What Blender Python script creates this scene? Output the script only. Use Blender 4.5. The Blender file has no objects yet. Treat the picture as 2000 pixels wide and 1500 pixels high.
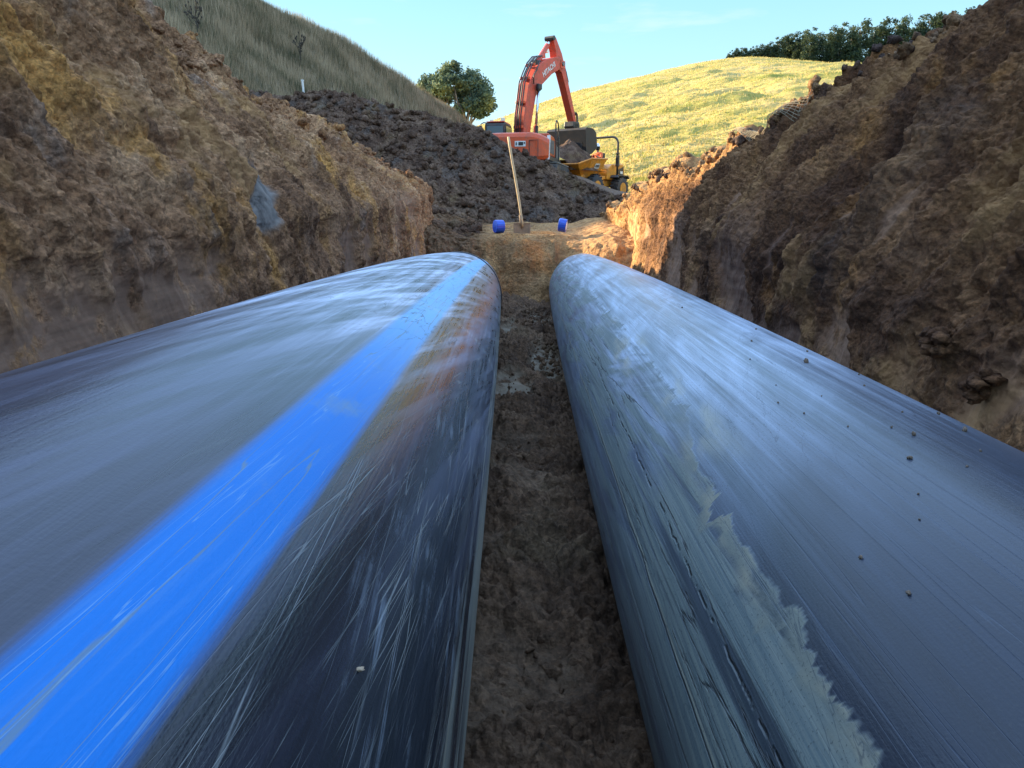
import bpy, bmesh, math, random
import numpy as np
from mathutils import Vector, Matrix
random.seed(5)
R = math.radians
sc = bpy.context.scene
col = sc.collection

# ------------------------------------------------------------------ camera, sky, sun, exposure
cam_d = bpy.data.cameras.new('camera'); cam = bpy.data.objects.new('camera', cam_d); col.objects.link(cam)
cam_d.sensor_width = 36.0; cam_d.lens = 26.0; cam_d.clip_start = 0.02; cam_d.clip_end = 3000
cam.location = (0, 0, 0); cam.rotation_euler = (R(90 - 13.1), 0, 0)
sc.camera = cam
SUN_AZ, SUN_EL = 60.0, 18.5          # degrees left of straight ahead, degrees above the horizon
sdir = Vector((-math.sin(R(SUN_AZ)) * math.cos(R(SUN_EL)), math.cos(R(SUN_AZ)) * math.cos(R(SUN_EL)), math.sin(R(SUN_EL))))
w = bpy.data.worlds.new('World'); sc.world = w; w.use_nodes = True
nt = w.node_tree; nt.nodes.clear()
o_ = nt.nodes.new('ShaderNodeOutputWorld'); bg = nt.nodes.new('ShaderNodeBackground'); sky = nt.nodes.new('ShaderNodeTexSky')
sky.sky_type = 'NISHITA'; sky.sun_disc = False; sky.sun_elevation = R(SUN_EL); sky.sun_rotation = R(-SUN_AZ)
sky.air_density = 1.0; sky.dust_density = 0.4; sky.ozone_density = 3.0; sky.altitude = 200
bg.inputs[1].default_value = 0.11
# thin wisps of cloud, mixed over the sky by direction
tc = nt.nodes.new('ShaderNodeTexCoord'); mp = nt.nodes.new('ShaderNodeMapping'); mp.inputs['Scale'].default_value = (5, 5, 30)
nz = nt.nodes.new('ShaderNodeTexNoise'); nz.inputs['Scale'].default_value = 1.6; nz.inputs['Detail'].default_value = 6
cr = nt.nodes.new('ShaderNodeMapRange'); cr.inputs[1].default_value = 0.60; cr.inputs[2].default_value = 0.80; cr.inputs[4].default_value = 0.4
mx = nt.nodes.new('ShaderNodeMix'); mx.data_type = 'RGBA'; mx.inputs[7].default_value = (2.6, 2.9, 3.0, 1)
low = nt.nodes.new('ShaderNodeMix'); low.data_type = 'RGBA'; low.inputs[0].default_value = 0.8; air = nt.nodes.new('ShaderNodeValToRGB'); air.color_ramp.elements[0].position = 0.02; air.color_ramp.elements[0].color = (2.1, 2.9, 3.0, 1); air.color_ramp.elements[1].position = 0.30; air.color_ramp.elements[1].color = (0.95, 2.2, 2.85, 1)   # clear cyan air near the horizon
high = nt.nodes.new('ShaderNodeMix'); high.data_type = 'RGBA'; high.inputs[7].default_value = (2.65, 3.95, 6.0, 1)      # overhead sky brightened, out of view, to lift the shaded trench
sep = nt.nodes.new('ShaderNodeSeparateXYZ'); el = nt.nodes.new('ShaderNodeMapRange'); el.interpolation_type = 'SMOOTHSTEP'; el.inputs[1].default_value = 0.27; el.inputs[2].default_value = 0.52
nt.links.new(tc.outputs['Generated'], mp.inputs[0]); nt.links.new(mp.outputs[0], nz.inputs[0]); nt.links.new(nz.outputs[0], cr.inputs[0])
nt.links.new(cr.outputs[0], mx.inputs[0]); nt.links.new(sky.outputs[0], low.inputs[6]); nt.links.new(sep.outputs[2], air.inputs[0]); nt.links.new(air.outputs[0], low.inputs[7]); nt.links.new(low.outputs[2], mx.inputs[6]); nt.links.new(mx.outputs[2], high.inputs[6]); nt.links.new(tc.outputs['Generated'], sep.inputs[0]); nt.links.new(sep.outputs[2], el.inputs[0]); nt.links.new(el.outputs[0], high.inputs[0]); nt.links.new(high.outputs[2], bg.inputs[0]); nt.links.new(bg.outputs[0], o_.inputs[0])
sd = bpy.data.lights.new('sun', 'SUN'); sd.energy = 5.0; sd.angle = R(0.5); sd.color = (1.0, 0.79, 0.48)
so = bpy.data.objects.new('sun', sd); col.objects.link(so); so.rotation_euler = sdir.to_track_quat('Z', 'Y').to_euler(); so.location = (-30, 20, 40)
sc.view_settings.view_transform = 'Standard'; sc.view_settings.look = 'None'; sc.view_settings.gamma = 1; sc.view_settings.exposure = 1.8
sc.cycles.max_bounces = 6; sc.cycles.diffuse_bounces = 4

# ------------------------------------------------------------------ numpy noise
def _h(i, j, k, s):
    n = (i * 374761393 + j * 668265263 + k * 2147483647 // 7 + k * 1274126177 + s * 974634777) & 0xFFFFFFFF
    n = ((n ^ (n >> 13)) * 1274126177) & 0xFFFFFFFF
    n = ((n ^ (n >> 16)) * 2246822519) & 0xFFFFFFFF
    return n ^ (n >> 15)
def vnoise(p, s=0):
    """smooth gradient-like value noise, about -1..1"""
    p = np.asarray(p, dtype=np.float64); f = np.floor(p); i = f.astype(np.int64); t = p - f; u = t * t * t * (t * (t * 6 - 15) + 10)
    r = 0
    for a in (0, 1):
        wa = u[..., 0] if a else 1 - u[..., 0]
        for b in (0, 1):
            wb = u[..., 1] if b else 1 - u[..., 1]
            for c in (0, 1):
                wc = u[..., 2] if c else 1 - u[..., 2]
                h = _h(i[..., 0] + a, i[..., 1] + b, i[..., 2] + c, s)
                g = ((h & 1023) / 511.5 - 1) * (t[..., 0] - a) + (((h >> 10) & 1023) / 511.5 - 1) * (t[..., 1] - b) + (((h >> 20) & 1023) / 511.5 - 1) * (t[..., 2] - c)
                r = r + wa * wb * wc * g
    return r * 1.5
def fbm(p, sc_, oct_=4, s=0, gain=0.5):
    p = np.asarray(p) * sc_; a, r = 1.0, 0
    for o in range(oct_):
        r = r + a * vnoise(p, s + o * 17); p = p * 2.03; a *= gain
    return r
def billow(p, sc_, oct_=3, s=0, gain=0.5):
    p = np.asarray(p) * sc_; a, r = 1.0, 0
    for o in range(oct_):
        r = r + a * (1 - 2.2 * np.abs(vnoise(p, s + o * 13))); p = p * 2.1; a *= gain
    return r
def clods(p, sc_, s=0):
    """rounded lumps: height of the highest nearby ball; 0..1"""
    p = np.asarray(p) * sc_; f = np.floor(p).astype(np.int64); best = np.zeros(p.shape[:-1])
    for a in (-1, 0, 1):
        for b in (-1, 0, 1):
            for c in (-1, 0, 1):
                h = _h(f[..., 0] + a, f[..., 1] + b, f[..., 2] + c, s)
                q = np.stack([f[..., 0] + a + (h & 1023) / 1023., f[..., 1] + b + ((h >> 10) & 1023) / 1023., f[..., 2] + c + ((h >> 20) & 1023) / 1023.], -1)
                rad = 0.35 + 0.5 * ((h >> 5) & 255) / 255.
                d2 = ((p - q) ** 2).sum(-1)
                best = np.maximum(best, np.sqrt(np.maximum(0, rad * rad - d2)))
    return best
def sstep(a, b, x):
    t = np.clip((np.asarray(x) - a) / (b - a), 0, 1); return t * t * (3 - 2 * t)

# ------------------------------------------------------------------ object helpers
def props(o, label=None, cat=None, group=None, kind=None):
    if label: o['label'] = label
    if cat: o['category'] = cat
    if group: o['group'] = group
    if kind: o['kind'] = kind
    return o
def link(name, me, mat=None, parent=None, smooth=False):
    o = bpy.data.objects.new(name, me); col.objects.link(o)
    if mat is not None and not me.materials: me.materials.append(mat)
    if parent is not None: o.parent = parent
    if smooth: me.polygons.foreach_set('use_smooth', [True] * len(me.polygons)); me.update()
    return o
def mesh_np(name, V, F):
    V = np.asarray(V, dtype=np.float32).reshape(-1, 3); F = np.asarray(F, dtype=np.int32); n = F.shape[1]
    me = bpy.data.meshes.new(name); me.vertices.add(len(V)); me.vertices.foreach_set('co', V.ravel())
    me.loops.add(F.size); me.loops.foreach_set('vertex_index', F.ravel())
    me.polygons.add(len(F)); me.polygons.foreach_set('loop_start', np.arange(0, F.size, n, dtype=np.int32)); me.polygons.foreach_set('loop_total', np.full(len(F), n, dtype=np.int32))
    me.update(calc_edges=True); me.validate(); return me
def attr(me, name, vals, dom='POINT'):
    a = me.attributes.new(name, 'FLOAT', dom); a.data.foreach_set('value', np.asarray(vals, dtype=np.float32).ravel())
def grid(name, P, mat, flip=False, smooth=True, attrs=None, parent=None):
    """P: (n, m, 3) array of points"""
    n, m = P.shape[:2]; i = np.arange(n * m).reshape(n, m)
    F = np.stack([i[:-1, :-1], i[1:, :-1], i[1:, 1:], i[:-1, 1:]], -1).reshape(-1, 4)
    if flip: F = F[:, ::-1]
    me = mesh_np(name, P, F)
    for k, v in (attrs or {}).items(): attr(me, k, v)
    return link(name, me, mat, parent, smooth)
def normals(P):
    a = np.gradient(P, axis=0); b = np.gradient(P, axis=1); n = np.cross(a, b); return n / (np.linalg.norm(n, axis=-1, keepdims=True) + 1e-9)
def tri_cloud(name, C, A, B, mat, parent=None, rnd=None):
    """one triangle per row: centre C, half vectors A and B; a quad C-A, C+B, C+A, C-B"""
    V = np.stack([C - A, C + B, C + A, C - B], 1).reshape(-1, 3); F = np.arange(len(V)).reshape(-1, 4)
    me = mesh_np(name, V, F)
    if rnd is not None: attr(me, 'rnd', rnd, 'FACE')
    return link(name, me, mat, parent)

# ------------------------------------------------------------------ node helper
class N:
    def __init__(s, name, disp=False):
        s.m = bpy.data.materials.new(name); s.m.use_nodes = True; s.t = s.m.node_tree; s.t.nodes.clear()
        s.out = s.n('OutputMaterial'); s.b = s.n('BsdfPrincipled'); s.l(s.b.outputs[0], s.out.inputs[0])
    def n(s, k): return s.t.nodes.new('ShaderNode' + k)
    def l(s, a, b): s.t.links.new(a, b)
    def put(s, inp, v):
        if isinstance(v, bpy.types.NodeSocket): s.l(v, inp)
        elif isinstance(v, (tuple, list)) and len(v) == 3 and inp.type == 'RGBA': inp.default_value = (*v, 1)
        else: inp.default_value = v
    def coord(s, scale=(1, 1, 1), rot=(0, 0, 0), kind='Object', loc=(0, 0, 0)):
        c = s.n('TexCoord'); m = s.n('Mapping'); m.inputs['Scale'].default_value = scale; m.inputs['Rotation'].default_value = rot; m.inputs['Location'].default_value = loc
        s.l(c.outputs[kind], m.inputs[0]); return m.outputs[0]
    def noise(s, v, scale, detail=4, rough=0.55, dist=0.0, out=0):
        x = s.n('TexNoise'); s.l(v, x.inputs['Vector']); x.inputs['Scale'].default_value = scale; x.inputs['Detail'].default_value = detail
        x.inputs['Roughness'].default_value = rough; x.inputs['Distortion'].default_value = dist; return x.outputs[out]
    def vor(s, v, scale, feat='F1', out='Distance'):
        x = s.n('TexVoronoi'); x.feature = feat; s.l(v, x.inputs['Vector']); x.inputs['Scale'].default_value = scale; return x.outputs[out]
    def rng(s, v, a, b, c=0.0, d=1.0):
        x = s.n('MapRange'); s.l(v, x.inputs[0]); x.interpolation_type = 'SMOOTHSTEP'
        for i, q in enumerate((a, b, c, d)): s.put(x.inputs[i + 1], q)
        return x.outputs[0]
    def mix(s, f, a, b, mode='MIX'):
        x = s.n('Mix'); x.data_type = 'RGBA'; x.blend_type = mode; s.put(x.inputs[0], f); s.put(x.inputs[6], a); s.put(x.inputs[7], b); return x.outputs[2]
    def math(s, op, a, b=0.0, clamp=False):
        x = s.n('Math'); x.operation = op; x.use_clamp = clamp; s.put(x.inputs[0], a); s.put(x.inputs[1], b); return x.outputs[0]
    def attr(s, name):
        x = s.n('Attribute'); x.attribute_name = name; return x.outputs['Fac']
    def ramp(s, v, stops):
        x = s.n('ValToRGB'); s.l(v, x.inputs[0]); e = x.color_ramp.elements
        while len(e) < len(stops): e.new(0.5)
        for q, (p, c) in zip(e, stops): q.position = p; q.color = (*c, 1)
        return x.outputs[0]
    def bump(s, h, dist, strength=1.0, normal=None):
        x = s.n('Bump'); s.l(h, x.inputs['Height']); x.inputs['Distance'].default_value = dist; s.put(x.inputs['Strength'], strength)
        if normal is not None: s.l(normal, x.inputs['Normal'])
        return x.outputs[0]
    def done(s, color=None, rough=None, normal=None, metal=None, spec=None):
        if color is not None: s.put(s.b.inputs['Base Color'], color)
        if rough is not None: s.put(s.b.inputs['Roughness'], rough)
        if normal is not None: s.l(normal, s.b.inputs['Normal'])
        if metal is not None: s.put(s.b.inputs['Metallic'], metal)
        if spec is not None: s.put(s.b.inputs['Specular IOR Level'], spec)
        return s.m

def dirt_mat(name, stops, patch, patch_amt=(0.55, 0.7), clay=(0.17, 0.12, 0.075), grain=1.0, second=None):
    """soil: broad colour bands, patches of another soil, smooth clay where attribute 'smooth' is 1, fine crumbs as bump"""
    n = N(name); c = n.coord(); cs = n.coord((1.6, 1.0, 0.7))
    base = n.ramp(n.noise(cs, 2.2, 8, 0.62, 0.3), stops)
    base = n.mix(n.rng(n.noise(n.coord((1.4, 1.0, .6), loc=(7, 3, 1)), 1.3, 7, 0.6), *patch_amt), base, patch)
    if second: base = n.mix(n.rng(n.noise(n.coord((1.2, 1, .5), loc=(2, 9, 5)), 1.9, 6, 0.6), 0.56, 0.68), base, second)
    fine = n.noise(c, 38, 6, 0.7); crumb = n.vor(c, 55); crumb2 = n.vor(c, 23)
    base = n.mix(1.0, base, n.ramp(fine, [(0.28, (0.55, 0.55, 0.55)), (0.5, (1, 1, 1)), (0.74, (1.5, 1.45, 1.4))]), 'MULTIPLY')
    vc = n.n('SeparateColor'); n.l(n.vor(c, 48, 'F1', 'Color'), vc.inputs[0]); vc2 = n.n('SeparateColor'); n.l(n.vor(c, 120, 'F1', 'Color'), vc2.inputs[0])      # every grain its own tone
    g_ = n.math('ADD', n.math('MULTIPLY', vc.outputs[0], .55), n.math('MULTIPLY', vc2.outputs[0], .45)); base = n.mix(1.0, base, n.ramp(g_, [(0.1, (.66, .64, .62)), (.5, (1, 1, 1)), (.9, (1.36, 1.34, 1.3))]), 'MULTIPLY')
    sm = n.attr('smooth'); sm = n.math('MULTIPLY', sm, n.rng(n.noise(c, 9, 5), 0.3, 0.5), True)
    stri = n.noise(n.coord((1, 1.5, 14)), 3.0, 5, 0.6)
    claycol = n.mix(1.0, clay, n.ramp(stri, [(0.3, (0.72, 0.72, 0.72)), (0.7, (1.25, 1.25, 1.25))]), 'MULTIPLY')
    base = n.mix(sm, base, claycol)
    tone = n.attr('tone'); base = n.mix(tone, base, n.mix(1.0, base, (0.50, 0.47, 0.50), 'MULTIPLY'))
    gr = n.attr('grey'); base = n.mix(gr, base, n.mix(n.rng(n.noise(c, 14, 5), .35, .65), (0.10, 0.09, 0.085), (0.19, 0.17, 0.155)))
    orr = n.attr('orange'); base = n.mix(orr, base, n.mix(n.rng(n.noise(c, 9, 5), .35, .65), (0.31, 0.16, 0.07), (0.60, 0.335, 0.14)))
    rough_amt = n.math('SUBTRACT', 1.0, n.math('MULTIPLY', sm, 0.85))
    h = n.math('ADD', n.math('MULTIPLY', crumb, -0.5), n.math('ADD', n.math('MULTIPLY', crumb2, -0.9), n.math('MULTIPLY', fine, 1.3)))
    nm = n.bump(h, 0.022 * grain, rough_amt)
    nm = n.bump(n.noise(c, 170, 3, 0.7), 0.003 * grain, rough_amt, nm)
    return n.done(base, n.rng(sm, 0, 1, 0.95, 0.7), nm, spec=0.25)

M_wallL = dirt_mat('left_bank_soil', [(0.30, (0.11, 0.054, 0.030)), (0.43, (0.27, 0.140, 0.073)), (0.56, (0.44, 0.240, 0.125)), (0.70, (0.62, 0.38, 0.215))], (0.60, 0.30, 0.09), (0.52, 0.66), clay=(0.25, 0.145, 0.09), second=(0.38, 0.26, 0.19))
M_wallR = dirt_mat('right_bank_soil', [(0.30, (0.07, 0.034, 0.020)), (0.45, (0.165, 0.080, 0.040)), (0.58, (0.29, 0.148, 0.068)), (0.72, (0.46, 0.255, 0.118))], (0.46, 0.22, 0.07), (0.57, 0.70), clay=(0.27, 0.155, 0.095))
M_floor = dirt_mat('trench_floor_soil', [(0.30, (0.10, 0.06, 0.036)), (0.5, (0.22, 0.137, 0.08)), (0.7, (0.38, 0.25, 0.15))], (0.27, 0.19, 0.11), clay=(0.30, 0.25, 0.17))
M_emb = dirt_mat('embankment_soil', [(0.30, (0.18, 0.10, 0.045)), (0.5, (0.34, 0.195, 0.085)), (0.7, (0.48, 0.30, 0.14))], (0.46, 0.21, 0.07), (0.5, 0.66))
M_mound = dirt_mat('mound_soil', [(0.30, (0.075, 0.043, 0.030)), (0.48, (0.155, 0.092, 0.062)), (0.68, (0.31, 0.20, 0.135))], (0.24, 0.16, 0.09), clay=(0.12, 0.09, 0.065), grain=2.0)

# ------------------------------------------------------------------ ground and trench
def tab(y, ys, vs): return np.interp(y, ys, vs)
def pipe_axis(k, y):
    q = {'L': (-0.5653, 0.0135, -0.1029, -0.692, -0.0207, -0.3312), 'R': (0.7366, 0.1248, 0.1404, -0.8997, 0.0586, -0.2135)}[k]
    u = np.maximum(np.asarray(y, float), 0) / 10
    return q[0] + q[1] * u + q[2] * u * u, q[3] + q[4] * u + q[5] * u * u

def build_wall(side):
    if side == 'L':
        Y = np.concatenate([np.linspace(-2.5, .7, 60), np.exp(np.linspace(math.log(.72), math.log(11.65), 1150)), np.linspace(11.66, 12.4, 50)])
        YS = [-3, 4.1, 4.35, 6.45, 7.5, 8.2, 9.75, 11, 11.4, 11.75, 11.95, 12.1, 12.4]
        cx = tab(Y, YS, [-2.75, -2.70, -2.55, -2.45, -2.34, -2.18, -1.98, -1.72, -1.5, -1.45, -2.0, -3.0, -4.6])
        cz = tab(Y, YS, [2.15, 2.1, 1.16, 1.13, 1.1, 0.91, 0.78, 0.66, 0.50, 0.34, 0.22, 0.1, 0.0])
        zv = tab(Y, [-3, 2, 5, 9, 12], [-0.25, -0.12, -0.02, 0.08, 0.22])
        bx = tab(Y, [-3, 0, 5, 9, 11.75, 11.95, 12.1, 12.4], [-1.16, -1.16, -1.18, -1.19, -1.17, -1.5, -2.4, -4.2]); sgn = -1
    else:
        Y = np.concatenate([np.linspace(-2.5, .9, 60), np.exp(np.linspace(math.log(.92), math.log(15.5), 1150))])
        YS = [-3, 4.0, 4.3, 4.87, 5.5, 6.0, 6.35, 6.6, 7.2, 7.93, 9.0, 10.6, 11.9, 13.5, 15.5]
        cx = tab(Y, YS, [2.8, 2.8, 2.72, 2.62, 2.5, 2.36, 2.24, 2.12, 2.05, 1.97, 1.92, 1.85, 1.80, 1.72, 1.9])
        cz = tab(Y, YS, [1.9, 1.5, 1.10, .98, .95, .88, .80, .64, .54, .46, .42, .33, .14, .02, -.1])
        zv = tab(Y, [-3, 2, 6, 10, 15], [-0.45, -0.35, -0.15, 0.0, 0.0])
        bx = tab(Y, [-3, 0, 3, 6, 8.7, 10.8, 13.5, 15.5], [1.34, 1.34, 1.38, 1.46, 1.54, 1.60, 1.60, 1.8]); sgn = 1
    n = len(Y)
    # profile samples: 0..1 vertical cut, 1..2 leaning upper part, 2..3 flat top running outward
    T = np.concatenate([np.linspace(0, 1, 130, endpoint=False), np.linspace(1, 2, 330, endpoint=False), np.linspace(2, 3, 70)])
    m = len(T)
    Yg, Tg = np.meshgrid(Y, T, indexing='ij')
    z0 = -1.55
    def bc(a): return np.repeat(a[:, None], m, 1)
    a = np.clip(Tg, 0, 1); b = np.clip(Tg - 1, 0, 1); c = np.clip(Tg - 2, 0, 1)
    kx = bc(bx) + sgn * 0.10
    X = bc(bx) + (kx - bc(bx)) * a + (bc(cx) - kx) * (b ** 1.15) + sgn * 2.6 * c
    Z = z0 + (bc(zv) - z0) * a + (bc(cz) - bc(zv)) * (1 - (1 - b) ** 1.12) - 0.25 * c
    Z = Z - 0.9 * c ** 3
    P = np.stack([X, Yg, Z], -1)
    nr = normals(P)
    if nr[n // 2, m // 3, 0] * sgn > 0: nr = -nr
    S = np.stack([Yg, Z, X * 0.6], -1)                       # noise space along the bank
    up = sstep(0.75, 1.35, Tg); crest = sstep(1.6, 2.0, Tg) * (1 - sstep(2.5, 3, Tg))
    big = fbm(S * [1, 0.7, 1], 0.9, 3, 3) * 0.16
    shear = S.copy(); shear[..., 0] = S[..., 0] + 0.55 * S[..., 1]      # gullies lean away from the camera as they rise
    flute = billow(shear * [3.2, 0.45, 0.4], 1.0, 4, 11) * 0.055
    ledge = billow(S * [0.6, 2.6, 1], 1.0, 3, 21) * 0.03
    W = S + .05 * np.stack([vnoise(S * 7, 1), vnoise(S * 7, 2), vnoise(S * 7, 3)], -1) + .018 * np.stack([vnoise(S * 22, 1), vnoise(S * 22, 2), vnoise(S * 22, 3)], -1)
    lump = clods(W, 5.0, 5) * 0.026 + clods(W, 11.0, 6) * 0.026 + clods(W, 26., 7) * 0.020 + clods(W, 55., 8) * .013
    fine = fbm(S, 12, 4, 9, .6) * 0.02
    # smooth scraped clay
    sm = sstep(0.05, 0.32, fbm(S * [1, .8, 1], 1.5, 3, 31)) * (1 - up)
    if side == 'L':
        sm = np.maximum(sm, sstep(1.35, 1.6, Yg + .15 * fbm(S, 4, 2, 8)) * (1 - sstep(3.0, 3.6, Yg)) * (1 - sstep(-0.28, -0.1, Z + 0.1 * fbm(S, 5, 3, 44))))
        Yq = Yg - 1.0 * Z + .05 * fbm(S, 6, 2, 9); grey = sstep(3.86, 3.91, Yq) * (1 - sstep(4.2, 4.27, Yq)) * sstep(-.12, -.07, Z + .05 * fbm(S, 8, 2, 3)) * (1 - sstep(0.24, 0.32, Z + .07 * fbm(S, 6, 3, 5)))
        grey2 = sstep(0.15, 0.4, fbm(S, 1.1, 3, 77)) * (1 - sstep(1.6, 2.3, Yg)) * .6
        orange = np.maximum(sstep(0.1, 0.36, fbm(shear * [1, .55, 1], 1.25, 4, 91) + .12 * up), sstep(9.5, 11.9, Yg) * sstep(-.1, .15, fbm(S, 2.2, 3, 4)) * .8) * (0.25 + .75 * up)
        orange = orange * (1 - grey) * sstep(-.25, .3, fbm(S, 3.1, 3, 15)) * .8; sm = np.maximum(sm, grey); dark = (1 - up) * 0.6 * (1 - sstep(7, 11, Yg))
    else:
        sm = np.maximum(sm * .9, sstep(0.46, 0.56, fbm(shear * [1.6, .6, 1], 1.9, 3, 35)) * .7)
        grey = sstep(0.42, 0.57, fbm(shear * [1.5, .5, 1], 1.6, 3, 36)) * .12; grey2 = 0 * grey
        orange = sstep(0.14, 0.42, fbm(shear * [1, .6, 1], 1.3, 4, 93)) * .55
        orange = np.maximum(orange, sstep(6.3, 7.2, Yg + .4 * fbm(S, 2, 2, 2)) * sstep(1.45, 1.75, Tg) * .9)
        orange = np.maximum(orange, sstep(9.2, 10.2, Yg) * .8)
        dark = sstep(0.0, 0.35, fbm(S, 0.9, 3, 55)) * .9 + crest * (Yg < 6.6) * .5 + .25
    sm = np.clip(sm, 0, 1)
    lump = lump - lump.mean(); flute = flute - flute.mean(); ledge = ledge - ledge.mean()
    amp = (1 - .88 * sm)
    near = sstep(0.0, 1.6, Yg)
    D = big * (0.35 + .65 * up) + (flute * (0.5 + up) + ledge) * (0.3 + .7 * amp) + (lump * (0.35 + .65 * up) + fine) * amp
    cb = clods(W, 3.0, 71) * 0.13 + clods(W, 6.5, 72) * 0.08 + clods(W, 14., 73) * .03; crumbs = crest * (cb - cb.mean() * 1.15) * (1.0 if side == 'L' else 1.2) * (1 - .5 * sstep(8.5, 10, Yg))
    D = D + crumbs - 0.05 * sm * (1 - up)
    fade = 1 - sstep(2.6, 3, Tg)
    base_hold = 0.45 + 0.55 * sstep(-0.9, -0.3, Z)
    P = P + nr * (D * fade * base_hold)[..., None]
    P[..., 2] += crest * 0.10 * fbm(S, 3.2, 3, 81)
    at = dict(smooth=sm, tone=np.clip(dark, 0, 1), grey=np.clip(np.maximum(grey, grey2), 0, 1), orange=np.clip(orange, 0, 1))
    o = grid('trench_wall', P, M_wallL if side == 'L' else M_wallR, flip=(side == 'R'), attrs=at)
    props(o, 'tall crumbly brown and ochre earth bank beside the blue striped pipe' if side == 'L' else 'dark brown earth bank beside the mud smeared pipe with sunlit far end', 'trench wall', kind='structure')
    return P
PL = build_wall('L'); PR = build_wall('R')

# floor between and under the pipes
def build_floor():
    Y = np.concatenate([np.linspace(-2.5, .8, 40), np.exp(np.linspace(math.log(.81), math.log(11.0), 620))]); X = np.concatenate([np.linspace(-1.5, -.25, 30), np.linspace(-.24, .62, 190), np.linspace(.64, 1.9, 30)])
    Yg, Xg = np.meshgrid(Y, X, indexing='ij')
    S = np.stack([Xg, Yg, 0 * Xg], -1)
    Z = -1.13 - 0.10 * sstep(-.1, .5, Xg) + tab(Yg, [0, 3, 6, 8, 11], [0, 0, -0.02, -0.06, -.06])
    sm = sstep(.05, .3, fbm(S * [1, 1.2, 1], 1.8, 3, 12) + .10 - .55 * sstep(-.05, .45, Xg + .1 * fbm(S, 2, 2, 5)) ) * (1 - sstep(3.5, 5, Yg)) * .55
    pud = np.zeros_like(Z)
    for (x, y, rx, ry) in ((-.02, 4.75, .17, .42), (.0, 7.3, .2, .35), (.33, 8.7, .13, .7), (.27, 5.9, .14, .9), (-.05, 8.0, .12, .3)):
        pud = np.maximum(pud, 1 - sstep(.75, 1.15, np.sqrt(((Xg - x) / rx) ** 2 + ((Yg - y) / ry) ** 2) + .25 * fbm(S, 5, 3, 2)))
    smt = np.clip(np.maximum(sm, pud), 0, 1)
    D = fbm(S, 1.6, 3, 1) * .05 + (clods(S, 6, 3) * .045 + clods(S, 13, 4) * .06 + clods(S, 30, 6) * .036 + clods(S, 60, 7) * .014 + fbm(S, 20, 3, 8) * .014) * (1 - .9 * smt)
    D += billow(S * [0.8, 1.6, 1], 2.4, 2, 15) * .018
    P = np.stack([Xg, Yg, Z + D - .03 * pud], -1)
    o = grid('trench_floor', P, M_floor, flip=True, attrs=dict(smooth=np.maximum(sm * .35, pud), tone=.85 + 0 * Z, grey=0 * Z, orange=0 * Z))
    props(o, kind='structure')
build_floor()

# earth face that closes the trench, and the level bench on top of it
def build_embankment():
    X = np.linspace(-2.2, 2.6, 300); T = np.linspace(0, 1, 420)
    Xg, Tg = np.meshgrid(X, T, indexing='ij')
    yy = np.interp(T, [0, .40, .46, 1], [10.15, 11.15, 11.35, 14.6]); zz = np.interp(T, [0, .40, .46, 1], [-1.5, -.46, -.35, -.22])
    Yg = np.repeat(yy[None], len(X), 0); Z = np.repeat(zz[None], len(X), 0)
    topm = sstep(.36, .46, Tg)
    Z = Z + topm * (sstep(-.6, -1.4, Xg) * .14 + sstep(1.0, 1.6, Xg) * .10)
    Yg = Yg - (1 - topm) * (sstep(.75, 1.5, Xg) * .5 + sstep(-.6, -1.2, Xg) * .35) + .12 * fbm(np.stack([Xg, Z, Z], -1), 1.5, 2, 3)
    S = np.stack([Xg, Yg, Z], -1)
    leftd = sstep(-.35, -.65, Xg)
    D = fbm(S, 1.4, 3, 5) * .10 + billow(S * [2.6, .5, .5], 1.5, 3, 6) * .05 * (1 - topm) + (clods(S, 7, 1) * .05 + clods(S, 15, 2) * .04 + fbm(S, 18, 3, 4) * .015) * (.5 + 1.2 * leftd)
    P = S.copy(); P[..., 1] -= D * .7; P[..., 2] += D * (.6 - .15 * topm)
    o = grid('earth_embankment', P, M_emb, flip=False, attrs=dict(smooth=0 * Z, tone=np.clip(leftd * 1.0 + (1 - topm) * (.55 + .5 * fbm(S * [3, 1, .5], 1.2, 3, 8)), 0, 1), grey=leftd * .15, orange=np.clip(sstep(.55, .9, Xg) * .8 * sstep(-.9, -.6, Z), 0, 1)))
    props(o, kind='structure')
build_embankment()

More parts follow.
